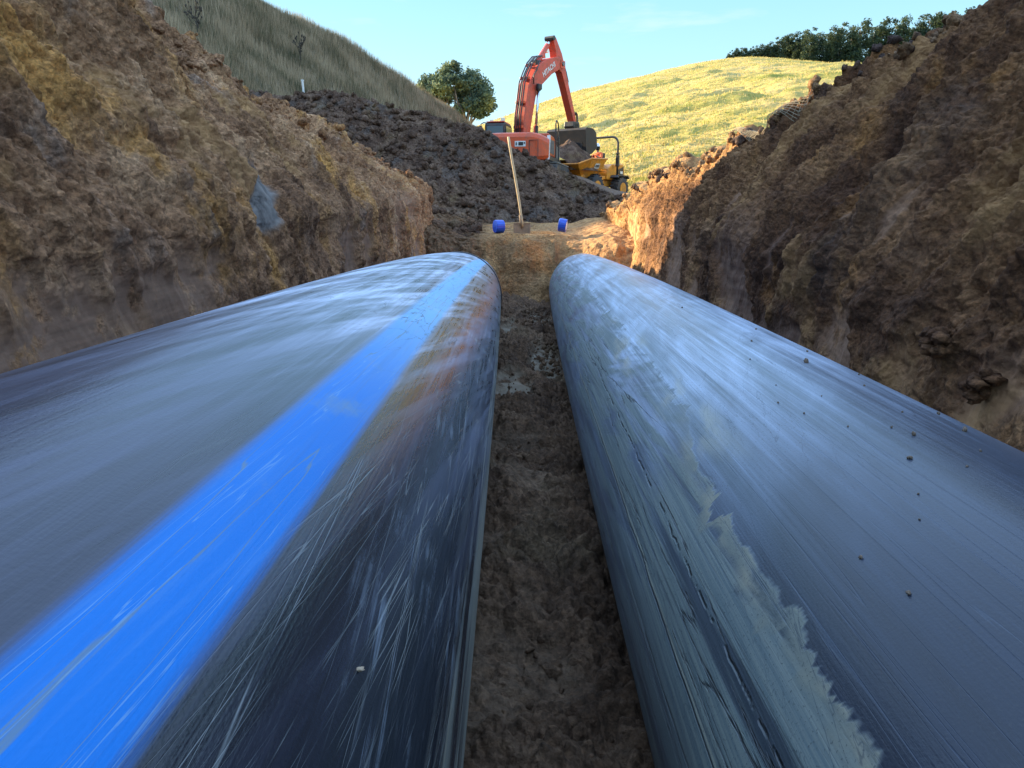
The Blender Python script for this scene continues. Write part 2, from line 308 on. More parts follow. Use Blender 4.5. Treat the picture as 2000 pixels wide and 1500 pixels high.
# dark heap of spoil across the end of the trench
RID = np.array([(-12, 22, 3.2), (-6.6, 20.6, 3.02), (-5.9, 20.3, 2.90), (-5.4, 20.2, 2.93), (-5.0, 20.3, 3.02), (-4.72, 20.2, 3.03), (-4.05, 20.1, 2.90), (-3.14, 20, 2.60), (-2.2, 19.8, 2.43), (-1.66, 19.4, 2.22), (-0.87, 19, 2.0), (-.5, 19, 1.86), (0, 18.6, 1.50), (.60, 18.2, 1.20), (1.1, 18.1, .96), (1.75, 17.6, .62), (2.1, 17.4, .48), (2.45, 17.2, .33), (2.9, 17, .2), (4, 17, .1)])
def build_mound():
    X = np.linspace(-9, 3.9, 660); U = np.concatenate([np.linspace(-6.2, 0, 330), np.linspace(.03, 5, 50)])
    Xg, Ug = np.meshgrid(X, U, indexing='ij')
    ry = np.interp(Xg, RID[:, 0], RID[:, 1]); rz = np.interp(Xg, RID[:, 0], RID[:, 2])
    Yg = ry + Ug
    toe = -.25 + .5 * sstep(-1.2, -4, Xg)
    L = np.clip((rz - toe) / .62, .3, 9)
    t = np.clip(-Ug / L, 0, 1)
    Z = np.where(Ug < 0, toe + (rz - toe) * (1 - t) ** 1.08, rz - .55 * Ug)
    Z = Z - .25 * sstep(1.0, 1.4, -Ug / L)
    Z = np.maximum(Z, -1.2)
    S = np.stack([Xg, Yg, Z], -1)
    edge = 1 - np.exp(-(Ug / .5) ** 2)
    D = fbm(S, .6, 3, 4) * .15 * edge + fbm(S, 1.6, 3, 5) * .07 * (.35 + .65 * edge) + clods(S, 3.2, 9) * .05 * edge + clods(S, 7, 10) * .06 + clods(S, 16, 11) * .05 + fbm(S, 11, 3, 6) * .03
    P = S.copy(); P[..., 1] -= D * .5; P[..., 2] += D * .6
    grey = sstep(.1, .5, fbm(S, 1.1, 4, 3)) * .45
    o = grid('spoil_heap', P, M_mound, flip=True, attrs=dict(smooth=0 * Z, tone=.25 * sstep(-.1, .3, fbm(S, .5, 2, 7)), grey=grey, orange=sstep(2.5, 3.6, -Ug) * .25))
    props(o, 'long dark brown heap of loose spoil in front of the orange excavator', 'dirt heap', kind='structure')
    return P
PM = build_mound()

# spoil heap added out of view on the left to shade the right bank
def build_shade_heap():
    X = np.linspace(-12.5, -3.6, 150); Y = np.linspace(-8, 16.5, 300); Xg, Yg = np.meshgrid(X, Y, indexing='ij')
    H = 5.3 * np.clip((14.6 - Yg) / 3.4, 0, 1) * sstep(-8, -3, Yg)
    Z = .2 + H - .98 * np.abs(Xg + 8.0); Z = np.minimum(Z, H); S = np.stack([Xg, Yg, Z], -1)
    Z = Z + fbm(S, .7, 4, 14) * .25 + clods(S, 2.5, 15) * .12; Z = np.maximum(Z, -.6)
    o = grid('spoil_heap', np.stack([Xg, Yg, Z], -1), M_mound, flip=True, attrs=dict(smooth=0 * Z, tone=0 * Z, grey=0 * Z, orange=0 * Z))
    props(o, 'unseen heap of brown spoil added on the left to shade the right bank', 'dirt heap', kind='structure')
build_shade_heap()

# loose clods lying on the soil
def clod_proto(seed):
    bm = bmesh.new(); bmesh.ops.create_icosphere(bm, subdivisions=2, radius=1)
    V = np.array([v.co for v in bm.verts]); F = np.array([[v.index for v in f.verts] for f in bm.faces]); bm.free()
    d = 1 + .55 * fbm(V + seed * 9.7, 1.3, 2, seed) + .4 * fbm(V + seed, 3.0, 2, seed + 5)
    V = V * d[:, None] * [1, .82, .66]
    return V, F
PROT = [clod_proto(i) for i in range(6)]
def rotm(rg, n):
    q = rg.normal(size=(n, 4)); q /= np.linalg.norm(q, axis=1, keepdims=True); w_, x, y, z = q.T
    return np.stack([1 - 2 * (y * y + z * z), 2 * (x * y - z * w_), 2 * (x * z + y * w_), 2 * (x * y + z * w_), 1 - 2 * (x * x + z * z), 2 * (y * z - x * w_), 2 * (x * z - y * w_), 2 * (y * z + x * w_), 1 - 2 * (x * x + y * y)], -1).reshape(n, 3, 3)
def scatter_clods(name, pts, sizes, mat, seed, label):
    rg = np.random.default_rng(seed); n = len(pts); Rm = rotm(rg, n); kind = rg.integers(0, 6, n); Vs, Fs, off = [], [], 0
    for k in range(6):
        s = np.where(kind == k)[0]
        if not len(s): continue
        V, F = PROT[k]
        W = np.einsum('nij,vj->nvi', Rm[s], V) * sizes[s][:, None, None]; W = W + pts[s][:, None, :]
        Vs.append(W.reshape(-1, 3)); Fs.append((F[None] + (np.arange(len(s)) * len(V))[:, None, None]).reshape(-1, 3) + off); off += W.shape[0] * W.shape[1]
    me = mesh_np(name, np.concatenate(Vs), np.concatenate(Fs))
    nv = len(me.vertices); rgv = np.zeros(nv)
    for a in ('smooth', 'grey', 'orange'): attr(me, a, rgv)
    attr(me, 'tone', np.full(nv, .8 if name == 'floor_clods' else .15))
    o = link(name, me, mat, None, True); props(o, label, None, kind='stuff'); return o
rg = np.random.default_rng(4)
def pick(P, n, lo, hi, j0=0, j1=None):
    i = rg.integers(0, P.shape[0], n); j = rg.integers(j0, j1 or P.shape[1], n); s = lo * (hi / lo) ** (rg.random(n) ** 3.2); return P[i, j] + [0, 0, 0] * 1, s
p_, s_ = pick(PM, 12000, .010, .12, 20, 332); p_[:, 2] += s_ * .25; p_[:, 1] -= s_ * .3
scatter_clods('spoil_clods', p_, s_, M_mound, 1, 'broken clods lying all over the dark spoil heap')
# crest crumbs on both banks
iT = (np.linspace(0, 1, 1000))
i = rg.integers(150, PL.shape[0] - 40, 2600); j = rg.integers(370, 490, 2600); s_ = .012 * (5.5 ** (rg.random(2600) ** 2.2)); p_ = PL[i, j].copy(); p_[:, 2] += s_ * .3; p_[:, 0] += s_ * .3
scatter_clods('bank_clods', p_, s_, M_wallL, 2, 'crumbly clods along the top of the left bank')
i = rg.integers(200, PR.shape[0] - 30, 2400); j = rg.integers(400, 490, 2400); s_ = .010 * (5.2 ** (rg.random(2400) ** 2.2)); p_ = PR[i, j].copy(); p_[:, 2] += s_ * .3; p_[:, 0] -= s_ * .3
M_clR = dirt_mat('right_crest_soil', [(0.30, (0.16, 0.085, 0.045)), (0.5, (0.27, 0.155, 0.075)), (0.7, (0.34, 0.215, 0.12))], (0.09, 0.06, 0.05), (0.5, 0.6))
scatter_clods('bank_clods', p_, s_, M_clR, 3, 'larger clods along the top of the right bank')
# floor crumbs
n = 2600; yy = .9 + 8.5 * rg.random(n) ** 1.7; xx = np.clip(.32 + .16 * rg.normal(size=n), -.02, .55); s_ = .005 * (5.5 ** (rg.random(n) ** 2)); zz = -1.12 - .10 * sstep(-.1, .5, xx)
scatter_clods('floor_clods', np.stack([xx, yy, zz + .018], -1), s_, M_floor, 4, 'small crumbs of soil strewn between the two pipes')
n = 500; xx = -1.25 + .75 * rg.random(n); yy = 10.6 + 1.2 * rg.random(n); zz = -.85 + .62 * (yy - 10.6) / 1.2 + .1 * rg.random(n); s_ = .02 * (5 ** (rg.random(n) ** 2))
scatter_clods('end_clods', np.stack([xx, yy, zz], -1), s_, M_mound, 6, 'dark clods heaped at the foot of the left bank end')

# ------------------------------------------------------------------ ground sheet to the horizon
def ground_h(x, y):
    r = np.hypot(x, y)
    z = tab(y, [-60, 0, 12, 18, 30, 40, 55, 90], [.0, .0, -.1, -.1, .5, .9, 1.2, 2.2])
    z = z + 1.05 * np.exp(-(((x - .5) / 4.2) ** 2 + ((y - 38.5) / 4.5) ** 2) ** 2)      # working pad under the excavator
    tr = (1 - sstep(4.2, 5.0, np.abs(x))) * (1 - sstep(15.8, 16.6, y)) * sstep(-6, -5.6, y)
    return z - tr * 3.2 - 0.004 * np.maximum(0, r - 150)
def build_ground():
    g = np.concatenate([-np.exp(np.linspace(math.log(1500), math.log(26), 40)), np.linspace(-25, 25, 150), np.exp(np.linspace(math.log(26), math.log(1500), 40))])
    gy = np.concatenate([-np.exp(np.linspace(math.log(1500), math.log(11), 30)), np.linspace(-10, 60, 190), np.exp(np.linspace(math.log(61), math.log(1500), 50))])
    Xg, Yg = np.meshgrid(g, gy, indexing='ij'); Z = ground_h(Xg, Yg); S = np.stack([Xg, Yg, Z], -1)
    Z = Z + fbm(S, .4, 4, 2) * .12
    n = N('rough_ground'); c = n.coord(); col_ = n.mix(n.rng(n.noise(c, .25, 8, .65), .55, .75), (0.15, 0.09, 0.055), (0.20, 0.17, 0.07))
    m = n.done(col_, .95, n.bump(n.noise(c, 6, 6, .7), .15))
    o = grid('ground', np.stack([Xg, Yg, Z], -1), m, flip=True); props(o, kind='structure')
build_ground()

# ------------------------------------------------------------------ hills
def loft(rows, nu, nv, vpow=1.0):
    """rows: list of (k,3) polylines with the same k, bottom to top; smooth interpolation"""
    A = np.array(rows, float); k = A.shape[1]
    def cr(A, n, axis):
        m = A.shape[axis]; t = np.linspace(0, m - 1, n); i = np.minimum(t.astype(int), m - 2); f = (t - i)
        A = np.moveaxis(A, axis, 0); p0 = A[np.maximum(i - 1, 0)]; p1 = A[i]; p2 = A[i + 1]; p3 = A[np.minimum(i + 2, m - 1)]
        f = f.reshape((-1,) + (1,) * (A.ndim - 1))
        r = .5 * (2 * p1 + (p2 - p0) * f + (2 * p0 - 5 * p1 + 4 * p2 - p3) * f * f + (3 * p1 - p0 - 3 * p2 + p3) * f ** 3)
        return np.moveaxis(r, 0, axis)
    return cr(cr(A, nu, 1), nv, 0)
def grass_cloud(name, P, n, h, wdt, mat, seed, label, lean=.25, wt=None):
    rg = np.random.default_rng(seed); a, b = P.shape[:2]
    i = rg.random(n) * (a - 1.001); j = rg.random(n) * (b - 1.001); ii = i.astype(int); jj = j.astype(int); fi = (i - ii)[:, None]; fj = (j - jj)[:, None]
    C = P[ii, jj] * (1 - fi) * (1 - fj) + P[ii + 1, jj] * fi * (1 - fj) + P[ii, jj + 1] * (1 - fi) * fj + P[ii + 1, jj + 1] * fi * fj
    dens = fbm(C, .35, 3, seed) + .5 * rg.random(n); hh = h * (.45 + .75 * rg.random(n)) * (.75 + .5 * sstep(-.3, .5, dens))
    th = rg.random(n) * 6.283; ln = rg.normal(size=(n, 2)) * lean
    up = np.stack([ln[:, 0], ln[:, 1], np.ones(n)], -1) * hh[:, None]; sd_ = np.stack([np.cos(th), np.sin(th), 0 * th], -1) * wdt * (.6 + .8 * rg.random(n))[:, None]
    V = np.stack([C - sd_, C + sd_, C + up], 1).reshape(-1, 3); F = np.arange(len(V)).reshape(-1, 3)
    me = mesh_np(name, V, F); attr(me, 'rnd', np.clip(.5 + .5 * fbm(C, .8, 2, seed + 3) + .25 * rg.normal(size=n), 0, 1), 'FACE')
    o = link(name, me, mat); props(o, label, kind='stuff'); return o
def blade_mat(name, stops):
    n = N(name); c = n.ramp(n.attr('rnd'), stops); n.done(c, .75, spec=.2)
    t = n.n('BsdfTranslucent'); n.l(c, t.inputs[0]); mxs = n.n('MixShader'); mxs.inputs[0].default_value = .3
    n.l(n.b.outputs[0], mxs.inputs[1]); n.l(t.outputs[0], mxs.inputs[2]); n.l(mxs.outputs[0], n.out.inputs[0]); return n.m

# left hill: rank dry grass on its shaded side. rows run from the left to the right
top = [(-20, 27, 6.8), (-14.5, 30, 9.0), (-11.3, 33, 8.44), (-9.83, 35, 8.13), (-7.35, 38, 7.25), (-4.22, 43, 5.72), (-3.0, 45.5, 5.15), (-1.0, 49, 3.9), (2.5, 55, 1.5)]
mid = [(-14, 17, 3.5), (-11.5, 20, 4.2), (-9.6, 24, 5.3), (-8.4, 27, 5.1), (-6.4, 31.5, 4.7), (-4.0, 36.5, 3.7), (-3.1, 39, 3.2), (-1.8, 44, 2.3), (1.5, 52, 1.1)]
bot = [(-9, 9, 1.2), (-7.5, 12, 1.4), (-6.5, 16, 1.6), (-6.3, 20, 1.9), (-5.6, 25, 2.0), (-4.6, 31, 1.9), (-4.2, 34, 1.7), (-3.0, 40, 1.2), (0, 50, .8)]
low = [(-6, 5, -.8), (-5, 10, -.8), (-4.6, 14, -.5), (-4.6, 18, .2), (-4.2, 24, .5), (-3.6, 30, .6), (-3.0, 33, .6), (-2.2, 39, .6), (0, 48, .5)]
bk1 = [(-24, 31, 7.2), (-18, 34, 8.0), (-14.5, 37, 7.6), (-12.5, 39, 7.0), (-9.5, 42, 6.0), (-5.8, 46.5, 4.6), (-4.5, 49, 4.0), (-2.0, 53, 2.5), (2.5, 60, .8)]
bk2 = [(-34, 44, 1.5), (-29, 48, 1.5), (-26, 50, 1.4), (-23, 52, 1.3), (-18, 54, 1.0), (-12, 57, .9), (-9, 59, .8), (-5, 62, .7), (1, 68, .5)]
HL = loft([low, bot, mid, top, bk1, bk2], 260, 200)
HL[..., 2] += fbm(HL, .45, 4, 3) * .14
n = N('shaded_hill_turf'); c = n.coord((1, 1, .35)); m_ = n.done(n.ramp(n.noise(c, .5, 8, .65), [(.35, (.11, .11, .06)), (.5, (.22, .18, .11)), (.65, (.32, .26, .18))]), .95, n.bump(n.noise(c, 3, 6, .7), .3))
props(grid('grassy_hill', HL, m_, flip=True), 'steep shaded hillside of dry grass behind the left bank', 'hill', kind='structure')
M_dry = blade_mat('dry_grass', [(0, (.09, .09, .05)), (.3, (.20, .165, .095)), (.55, (.33, .25, .155)), (1, (.48, .38, .25))])
grass_cloud('tall_grass', HL[30:165], 210000, .42, .012, M_dry, 8, 'tall dry grass stalks on the shaded left hillside', .16)

# right hill: sunlit pasture
def hr(y0, xs, zs, ys): return [(x, y, z) for x, y, z in zip(xs, ys, zs)]
topR = [(-34, 128, 3), (-20, 124, 7.5), (-8, 121, 11.4), (-1.6, 120, 13.4), (8.14, 125, 17.5), (19.4, 130, 20.8), (34.8, 135, 24.5), (49.6, 140, 25.3), (66.8, 140, 23.6), (90, 140, 23.0), (120, 130, 22)]
m3R = [(-30, 108, 3), (-17, 105, 6.0), (-7, 103, 9.0), (0, 102, 11.0), (9, 105, 14.5), (20, 108, 17.5), (33, 112, 20.0), (47, 114, 20.3), (62, 113, 19.6), (83, 110, 19), (108, 102, 18)]
m2R = [(-24, 85, 2), (-13, 83, 4), (-5, 82, 5.8), (1, 81, 7.0), (9, 82, 9.7), (18, 83, 12.0), (30, 84, 14.0), (42, 85, 14.7), (56, 84, 14.0), (74, 80, 13.5), (95, 72, 13)]
m1R = [(-14, 66, 1.4), (-8, 65, 2.3), (-2, 64, 3.2), (3, 63, 4.1), (9, 62, 5.4), (16, 61, 6.6), (25, 60, 7.8), (35, 58, 8.6), (46, 55, 9), (60, 50, 8.5), (78, 42, 8)]
b0R = [(-6, 56, .8), (-3, 55, 1.1), (1, 53, 1.5), (5, 51, 1.9), (9.5, 48, 2.2), (14, 44, 2.6), (20, 40, 3.0), (28, 36, 3.4), (37, 31, 3.2), (48, 24, 3), (60, 14, 2)]
lwR = [(-3, 51, .6), (-1, 50, .6), (2, 48, .7), (5, 45.5, .8), (8.5, 42, .7), (12, 37, .5), (16, 31, .3), (22, 25, .2), (29, 19, 0), (38, 11, -.3), (46, 2, -.5)]
bkR = [(-40, 160, -2), (-22, 158, 3), (-8, 156, 8), (0, 156, 11), (10, 160, 15), (22, 166, 18), (38, 172, 22), (56, 180, 25), (80, 182, 27), (110, 180, 28), (150, 165, 27)]
bk2R = [(-50, 300, -6), (-22, 300, -4), (-8, 300, -2), (0, 300, -1), (10, 300, 0), (22, 300, 2), (40, 300, 6), (60, 300, 9), (90, 300, 10), (130, 290, 10), (200, 260, 10)]
HR = loft([lwR, b0R, m1R, m2R, m3R, topR, bkR, bk2R], 620, 620)
S = HR * [0.38, 1.0, 1.0]
vfr = np.linspace(0, 1, 620)[:, None]; vis = sstep(.01, .12, vfr) * (1 - sstep(.62, .75, vfr))
HR[..., 2] += (billow(S, .13, 3, 5) * .55 + clods(S, .36, 8) * .62 + clods(S, .8, 9) * .30 + fbm(S, .8, 3, 6) * .22 - .6) * vis * (1 - .55 * sstep(.45, .62, vfr))
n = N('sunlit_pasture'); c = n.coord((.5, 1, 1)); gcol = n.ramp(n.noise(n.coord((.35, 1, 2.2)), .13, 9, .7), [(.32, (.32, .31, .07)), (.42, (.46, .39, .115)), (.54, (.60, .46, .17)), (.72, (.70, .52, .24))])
m_ = n.done(gcol, .95, n.bump(n.noise(c, 1.6, 8, .75), .5), spec=.1)
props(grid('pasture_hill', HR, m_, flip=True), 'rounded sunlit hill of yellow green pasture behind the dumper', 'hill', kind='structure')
M_past = blade_mat('pasture_grass', [(0, (.26, .29, .06)), (.3, (.44, .39, .11)), (.6, (.62, .47, .18)), (1, (.74, .56, .27))])
grass_cloud('pasture_tussocks', HR[5:445], 170000, .19, .042, M_past, 9, 'yellow green tussock grass over the sunlit hill', .35)

# ------------------------------------------------------------------ the two pipes
def pipe_mesh(k, y0=-1.6, y1=11.9, na=288, nl=420, r=.5):
    y = np.concatenate([np.linspace(y0, .3, 40), np.exp(np.linspace(math.log(.33), math.log(y1), nl))]); th = np.linspace(-math.pi, math.pi, na + 1)
    ax, az = pipe_axis(k, y)
    V = np.stack([ax[:, None] + r * np.sin(th), np.repeat(y[:, None], na + 1, 1), az[:, None] + r * np.cos(th)], -1)
    n_, m = V.shape[:2]; i = np.arange(n_ * m).reshape(n_, m); F = np.stack([i[:-1, :-1], i[:-1, 1:], i[1:, 1:], i[1:, :-1]], -1).reshape(-1, 4)
    me = mesh_np('pipe', V, F)
    uv = me.uv_layers.new(name='UVMap'); vi = np.zeros(len(me.loops), dtype=np.int32); me.loops.foreach_get('vertex_index', vi)
    TH = np.repeat(np.degrees(th)[None], n_, 0).ravel(); YY = np.repeat(y[:, None], m, 1).ravel()
    uv.data.foreach_set('uv', np.stack([TH[vi] / 100, YY[vi]], -1).astype(np.float32).ravel())     # u = angle / 100 deg from the crown, v = metres
    return me
def uvmap(n, sx, sy, rot=0.0, loc=(0, 0)):
    m = n.n('Mapping'); u = n.n('UVMap'); n.l(u.outputs[0], m.inputs[0]); m.inputs['Rotation'].default_value = (0, 0, rot)
    m2 = n.n('Mapping'); n.l(m.outputs[0], m2.inputs[0]); m2.inputs['Scale'].default_value = (sx, sy, 1); m2.inputs['Location'].default_value = (*loc, 0); return m2.outputs[0]
def hair(n, v, scale, eps, detail=2.0, thr=None, dist=0.0):
    """thin wandering lines where a stretched noise crosses its middle"""
    a = n.math('ABSOLUTE', n.math('SUBTRACT', n.noise(v, scale, detail, .5, dist), .5)); return n.math('SUBTRACT', 1.0, n.rng(a, 0.0, eps), True)

def pipe_material(side):
    n = N('black_polyethylene' if side == 'L' else 'muddy_polyethylene')
    u = n.n('UVMap'); s = n.n('SeparateXYZ'); n.l(u.outputs[0], s.inputs[0]); A = n.math('MULTIPLY', s.outputs[0], 100.0); Y = s.outputs[1]
    st1 = n.noise(uvmap(n, 34, .9), 1.0, 6, .6)                    # long scuffs
    st2 = n.noise(uvmap(n, 150, 1.6, 0, (3, 1)), 1.0, 5, .65)      # hair scuffs
    st3 = n.noise(uvmap(n, 60, 2.2, R(5), (7, 2)), 1.0, 5, .6)
    st4 = n.noise(uvmap(n, 95, 1.9, R(-6), (1, 8)), 1.0, 4, .6)
    blot = n.noise(uvmap(n, 5, 1.2, R(9)), 1.0, 5, .55, .6); blot2 = n.noise(uvmap(n, 9, 5, 0, (4, 4)), 1.0, 6, .6)
    speck = n.noise(uvmap(n, 200, 200), 1.0, 2, .5)
    base = (0.010, 0.012, 0.017)
    far = n.rng(Y, .55, 2.3)  # distance mask for the sky sheen painted into the film colour
    if side == 'L':
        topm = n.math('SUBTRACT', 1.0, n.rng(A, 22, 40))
        flank = n.rng(A, 40, 48)
        lower = n.rng(A, 68, 84)
        film_sheen = n.math('ADD', n.math('MULTIPLY', n.rng(st1, .35, .72), .30), n.math('MULTIPLY', n.rng(st2, .45, .72), .22))
        film_sheen = n.math('ADD', film_sheen, n.math('MULTIPLY', n.rng(n.noise(uvmap(n, 16, .8, R(10), (2, 2)), 1.0, 7, .62, .3), .42, .64), .46))
        film_sheen = n.math('MULTIPLY', film_sheen, n.math('ADD', .34, n.math('MULTIPLY', far, .9)))
        film_sheen = n.math('ADD', film_sheen, n.math('MULTIPLY', topm, .10)); film_sheen = n.math('MULTIPLY', film_sheen, n.math('SUBTRACT', 1.0, n.math('MULTIPLY', n.rng(A, 42, 50), n.math('SUBTRACT', .55, n.math('MULTIPLY', far, .35)))))
        c = n.mix(film_sheen, base, n.mix(n.math('MULTIPLY', far, n.math('SUBTRACT', 1.0, n.math('MULTIPLY', n.rng(A, 38, 62), .75))), (0.15, 0.165, 0.27), (0.62, 0.70, 0.88)))  # dust film, its far colour paled to paint in grazing sky reflection
        # stripe
        wob = n.math('MULTIPLY', n.math('SUBTRACT', st2, .5), 2.0)
        Aw = n.math('ADD', A, wob)
        stripe = n.math('MULTIPLY', n.rng(Aw, 29.7, 32.2), n.math('SUBTRACT', 1.0, n.rng(Aw, 40.8, 43.0))); stripe = n.math('MULTIPLY', stripe, n.math('SUBTRACT', 1.0, n.math('MULTIPLY', n.rng(st2, .52, .70), n.math('ADD', .10, n.math('MULTIPLY', far, .5)))))
        sc_ = n.mix(n.math('MULTIPLY', n.rng(Y, .9, 2.6), .9), (0.004, 0.185, 0.62), (0.26, 0.56, 0.88))  # stripe pales with distance, sky glare painted into its blue
        sc_ = n.mix(n.math('MULTIPLY', n.rng(st3, .5, .8), .30), sc_, (0.18, 0.36, 0.62))
        tan = n.math('MULTIPLY', n.rng(blot2, .54, .74), n.math('MULTIPLY', n.rng(Y, .55, .9), n.math('SUBTRACT', 1.0, n.rng(Y, 1.3, 1.9))))
        sc_ = n.mix(n.math('MULTIPLY', tan, .55), sc_, (0.20, 0.30, 0.34))
        sc_ = n.mix(n.math('MULTIPLY', hair(n, uvmap(n, 16, .5, R(1.2), (1, 5)), 1.0, .007, 4), .75), sc_, (0.16, 0.24, 0.28)); sc_ = n.mix(n.math('MULTIPLY', hair(n, uvmap(n, 30, .7, R(3), (4, 2)), 1.0, .006, 4), .5), sc_, (0.22, 0.40, 0.60)); sc_ = n.mix(n.math('MULTIPLY', n.rng(st1, .54, .78), .35), sc_, (0.10, 0.22, 0.42))
        c = n.mix(n.math('MULTIPLY', stripe, .93), c, sc_)
        # inner flank: bright hairline scratches, slightly oblique, and a dusty lower edge
        h1 = hair(n, uvmap(n, 30, .45, R(5), (3, 3)), 1.0, .006, 1); h2 = hair(n, uvmap(n, 46, .6, R(-3), (9, 1)), 1.0, .007, 1); h3 = hair(n, uvmap(n, 60, .5, R(9), (2, 6)), 1.0, .008, 1)
        hm = n.math('MULTIPLY', n.math('ADD', n.math('ADD', h1, h2), h3), n.rng(n.noise(uvmap(n, 8, 3, 0, (6, 6)), 1.0, 3), .42, .58), True)
        hf = n.math('MULTIPLY', hm, n.math('ADD', n.math('MULTIPLY', flank, .75), n.math('MULTIPLY', topm, .10)))
        c = n.mix(n.math('MULTIPLY', hf, .6), c, (0.36, 0.39, 0.39))
        whit = n.math('MULTIPLY', n.math('MULTIPLY', n.rng(st4, .50, .68), flank), n.math('MULTIPLY', n.rng(blot2, .46, .66), n.rng(A, 46, 60)))
        c = n.mix(n.math('MULTIPLY', whit, .55), c, (0.30, 0.36, 0.44))
        silt = n.math('MULTIPLY', lower, n.rng(n.math('ADD', st1, n.math('MULTIPLY', n.rng(A, 76, 95), .20)), .46, .66))
        c = n.mix(n.math('MULTIPLY', silt, .75), c, n.mix(n.rng(st2, .4, .6), (0.22, 0.25, 0.24), (0.38, 0.36, 0.28)))
        # dark fine cracks of dried film on the crown
        dk = n.math('MULTIPLY', hair(n, uvmap(n, 11, 2.6, R(14), (5, 5)), 1.0, .007, 4, dist=1.0), n.math('MULTIPLY', n.rng(Y, 1.2, 2.2), .7))
        c = n.mix(dk, c, (0.02, 0.03, 0.05))
        # one pale ring rubbed round the pipe
        rg_ = n.math('ABSOLUTE', n.math('SUBTRACT', n.math('ADD', Y, n.math('MULTIPLY', A, -.012)), 2.05))
        ring = n.math('MULTIPLY', n.math('SUBTRACT', 1.0, n.rng(rg_, 0.0, .05)), n.rng(st2, .4, .6))
        c = n.mix(n.math('MULTIPLY', ring, .35), c, (.5, .55, .58))
        dust_sheen = n.math('ADD', film_sheen, n.math('ADD', n.math('MULTIPLY', silt, .5), n.math('MULTIPLY', whit, .4)))
        rough = n.math('ADD', .25, n.math('ADD', n.math('MULTIPLY', dust_sheen, .22), n.math('MULTIPLY', stripe, .14)))
    else:
        film_sheen = n.math('ADD', n.math('MULTIPLY', n.rng(st1, .35, .72), .22), n.math('MULTIPLY', n.rng(st2, .45, .72), .16))
        film_sheen = n.math('ADD', n.math('ADD', film_sheen, .16), n.math('MULTIPLY', n.rng(blot, .38, .7), .22))
        film_sheen = n.math('MULTIPLY', film_sheen, n.math('ADD', .36, n.math('MULTIPLY', far, 1.0)))
        c = n.mix(film_sheen, base, n.mix(n.math('MULTIPLY', far, n.rng(A, -66, -36, .3, 1.0)), (0.05, 0.08, 0.155), (0.58, 0.69, 0.88)))  # dark near and pale far: reflected sky painted into the dust film
        # edge of the mud: angle grows with the ragged teeth
        teeth = n.math('MULTIPLY', n.math('MULTIPLY', n.math('SUBTRACT', n.noise(uvmap(n, 3.0, 17, R(6)), 1.0, 3, .62, .25), .5), 21.0), n.rng(n.noise(uvmap(n, 1, 3.5, 0, (5, 1)), 1.0, 2), .38, .62, .15, 1.0))
        big = n.math('MULTIPLY', n.math('SUBTRACT', n.noise(uvmap(n, .6, 1.6, 0, (2, 2)), 1.0, 2, .5), .5), 10.0)
        ed = n.math('ADD', A, n.math('ADD', teeth, big))
        lift = n.math('MULTIPLY', n.rng(Y, 1.3, 2.2), 8.0)
        ed = n.math('SUBTRACT', ed, lift)
        near = n.math('SUBTRACT', 1.0, n.rng(Y, 1.5, 2.0))
        mud = n.math('SUBTRACT', 1.0, n.rng(ed, -46.0, -44.8))
        band = n.math('MULTIPLY', mud, n.rng(ed, -51.5, -48)); band = n.math('MULTIPLY', band, n.rng(n.noise(uvmap(n, 12, 5, 0, (2, 7)), 1.0, 5, .6), .36, .56, .25, 1.0))
        flow = n.noise(uvmap(n, 22, .55, R(-2.5), (8, 3)), 1.0, 7, .62, .4)
        bare = n.rng(flow, .47, .60); bare = n.math('MULTIPLY', bare, n.math('SUBTRACT', 1.0, n.math('MULTIPLY', band, .9)))
        bare = n.math('MAXIMUM', bare, n.math('MULTIPLY', n.rng(blot2, .60, .72), n.math('SUBTRACT', 1.0, band)))
        low = n.math('SUBTRACT', 1.0, n.rng(A, -82, -70)); bare = n.math('MAXIMUM', bare, n.math('MULTIPLY', low, .55))
        cover = n.math('MULTIPLY', mud, n.math('SUBTRACT', 1.0, n.math('MULTIPLY', bare, .80)))
        bandn = n.math('MULTIPLY', band, near)
        patchy = n.rng(n.noise(uvmap(n, 6, 1.0, R(-10), (3, 9)), 1.0, 5, .55, .8), .40, .52)
        cover = n.math('MULTIPLY', cover, n.math('MAXIMUM', patchy, near))
        mcol = n.mix(n.rng(st2, .38, .64), (0.11, 0.145, 0.15), (0.19, 0.22, 0.20)); mcol = n.mix(bandn, mcol, n.mix(n.rng(blot2, .4, .6), (0.17, 0.185, 0.155), (0.26, 0.25, 0.185)))
        c = n.mix(n.math('MULTIPLY', cover, .88), c, mcol)
        tanp = n.math('MULTIPLY', n.rng(n.noise(uvmap(n, 5, 1.5, R(8), (1, 1)), 1.0, 5, .6), .48, .62), n.math('MULTIPLY', n.math('MULTIPLY', n.rng(Y, 1.3, 1.8), n.math('SUBTRACT', 1.0, n.rng(Y, 2.8, 4.0))), n.math('MULTIPLY', n.rng(A, -52, -46), n.math('SUBTRACT', 1.0, n.rng(A, -36, -30)))))
        c = n.mix(n.math('MULTIPLY', tanp, .7), c, (0.33, 0.31, 0.24))
        # a long rubbed seam low on the flank, pale on one side and dark on the other
        An = n.math('ADD', A, n.math('MULTIPLY', n.math('SUBTRACT', n.noise(uvmap(n, 0, 1.4), 1.0, 4, .6), .5), 4.0))
        seam = n.math('SUBTRACT', 1.0, n.rng(n.math('ABSOLUTE', n.math('ADD', An, 70.8)), 0.0, .42), True); seam2 = n.math('SUBTRACT', 1.0, n.rng(n.math('ABSOLUTE', n.math('ADD', An, 71.5)), 0.1, .30), True)
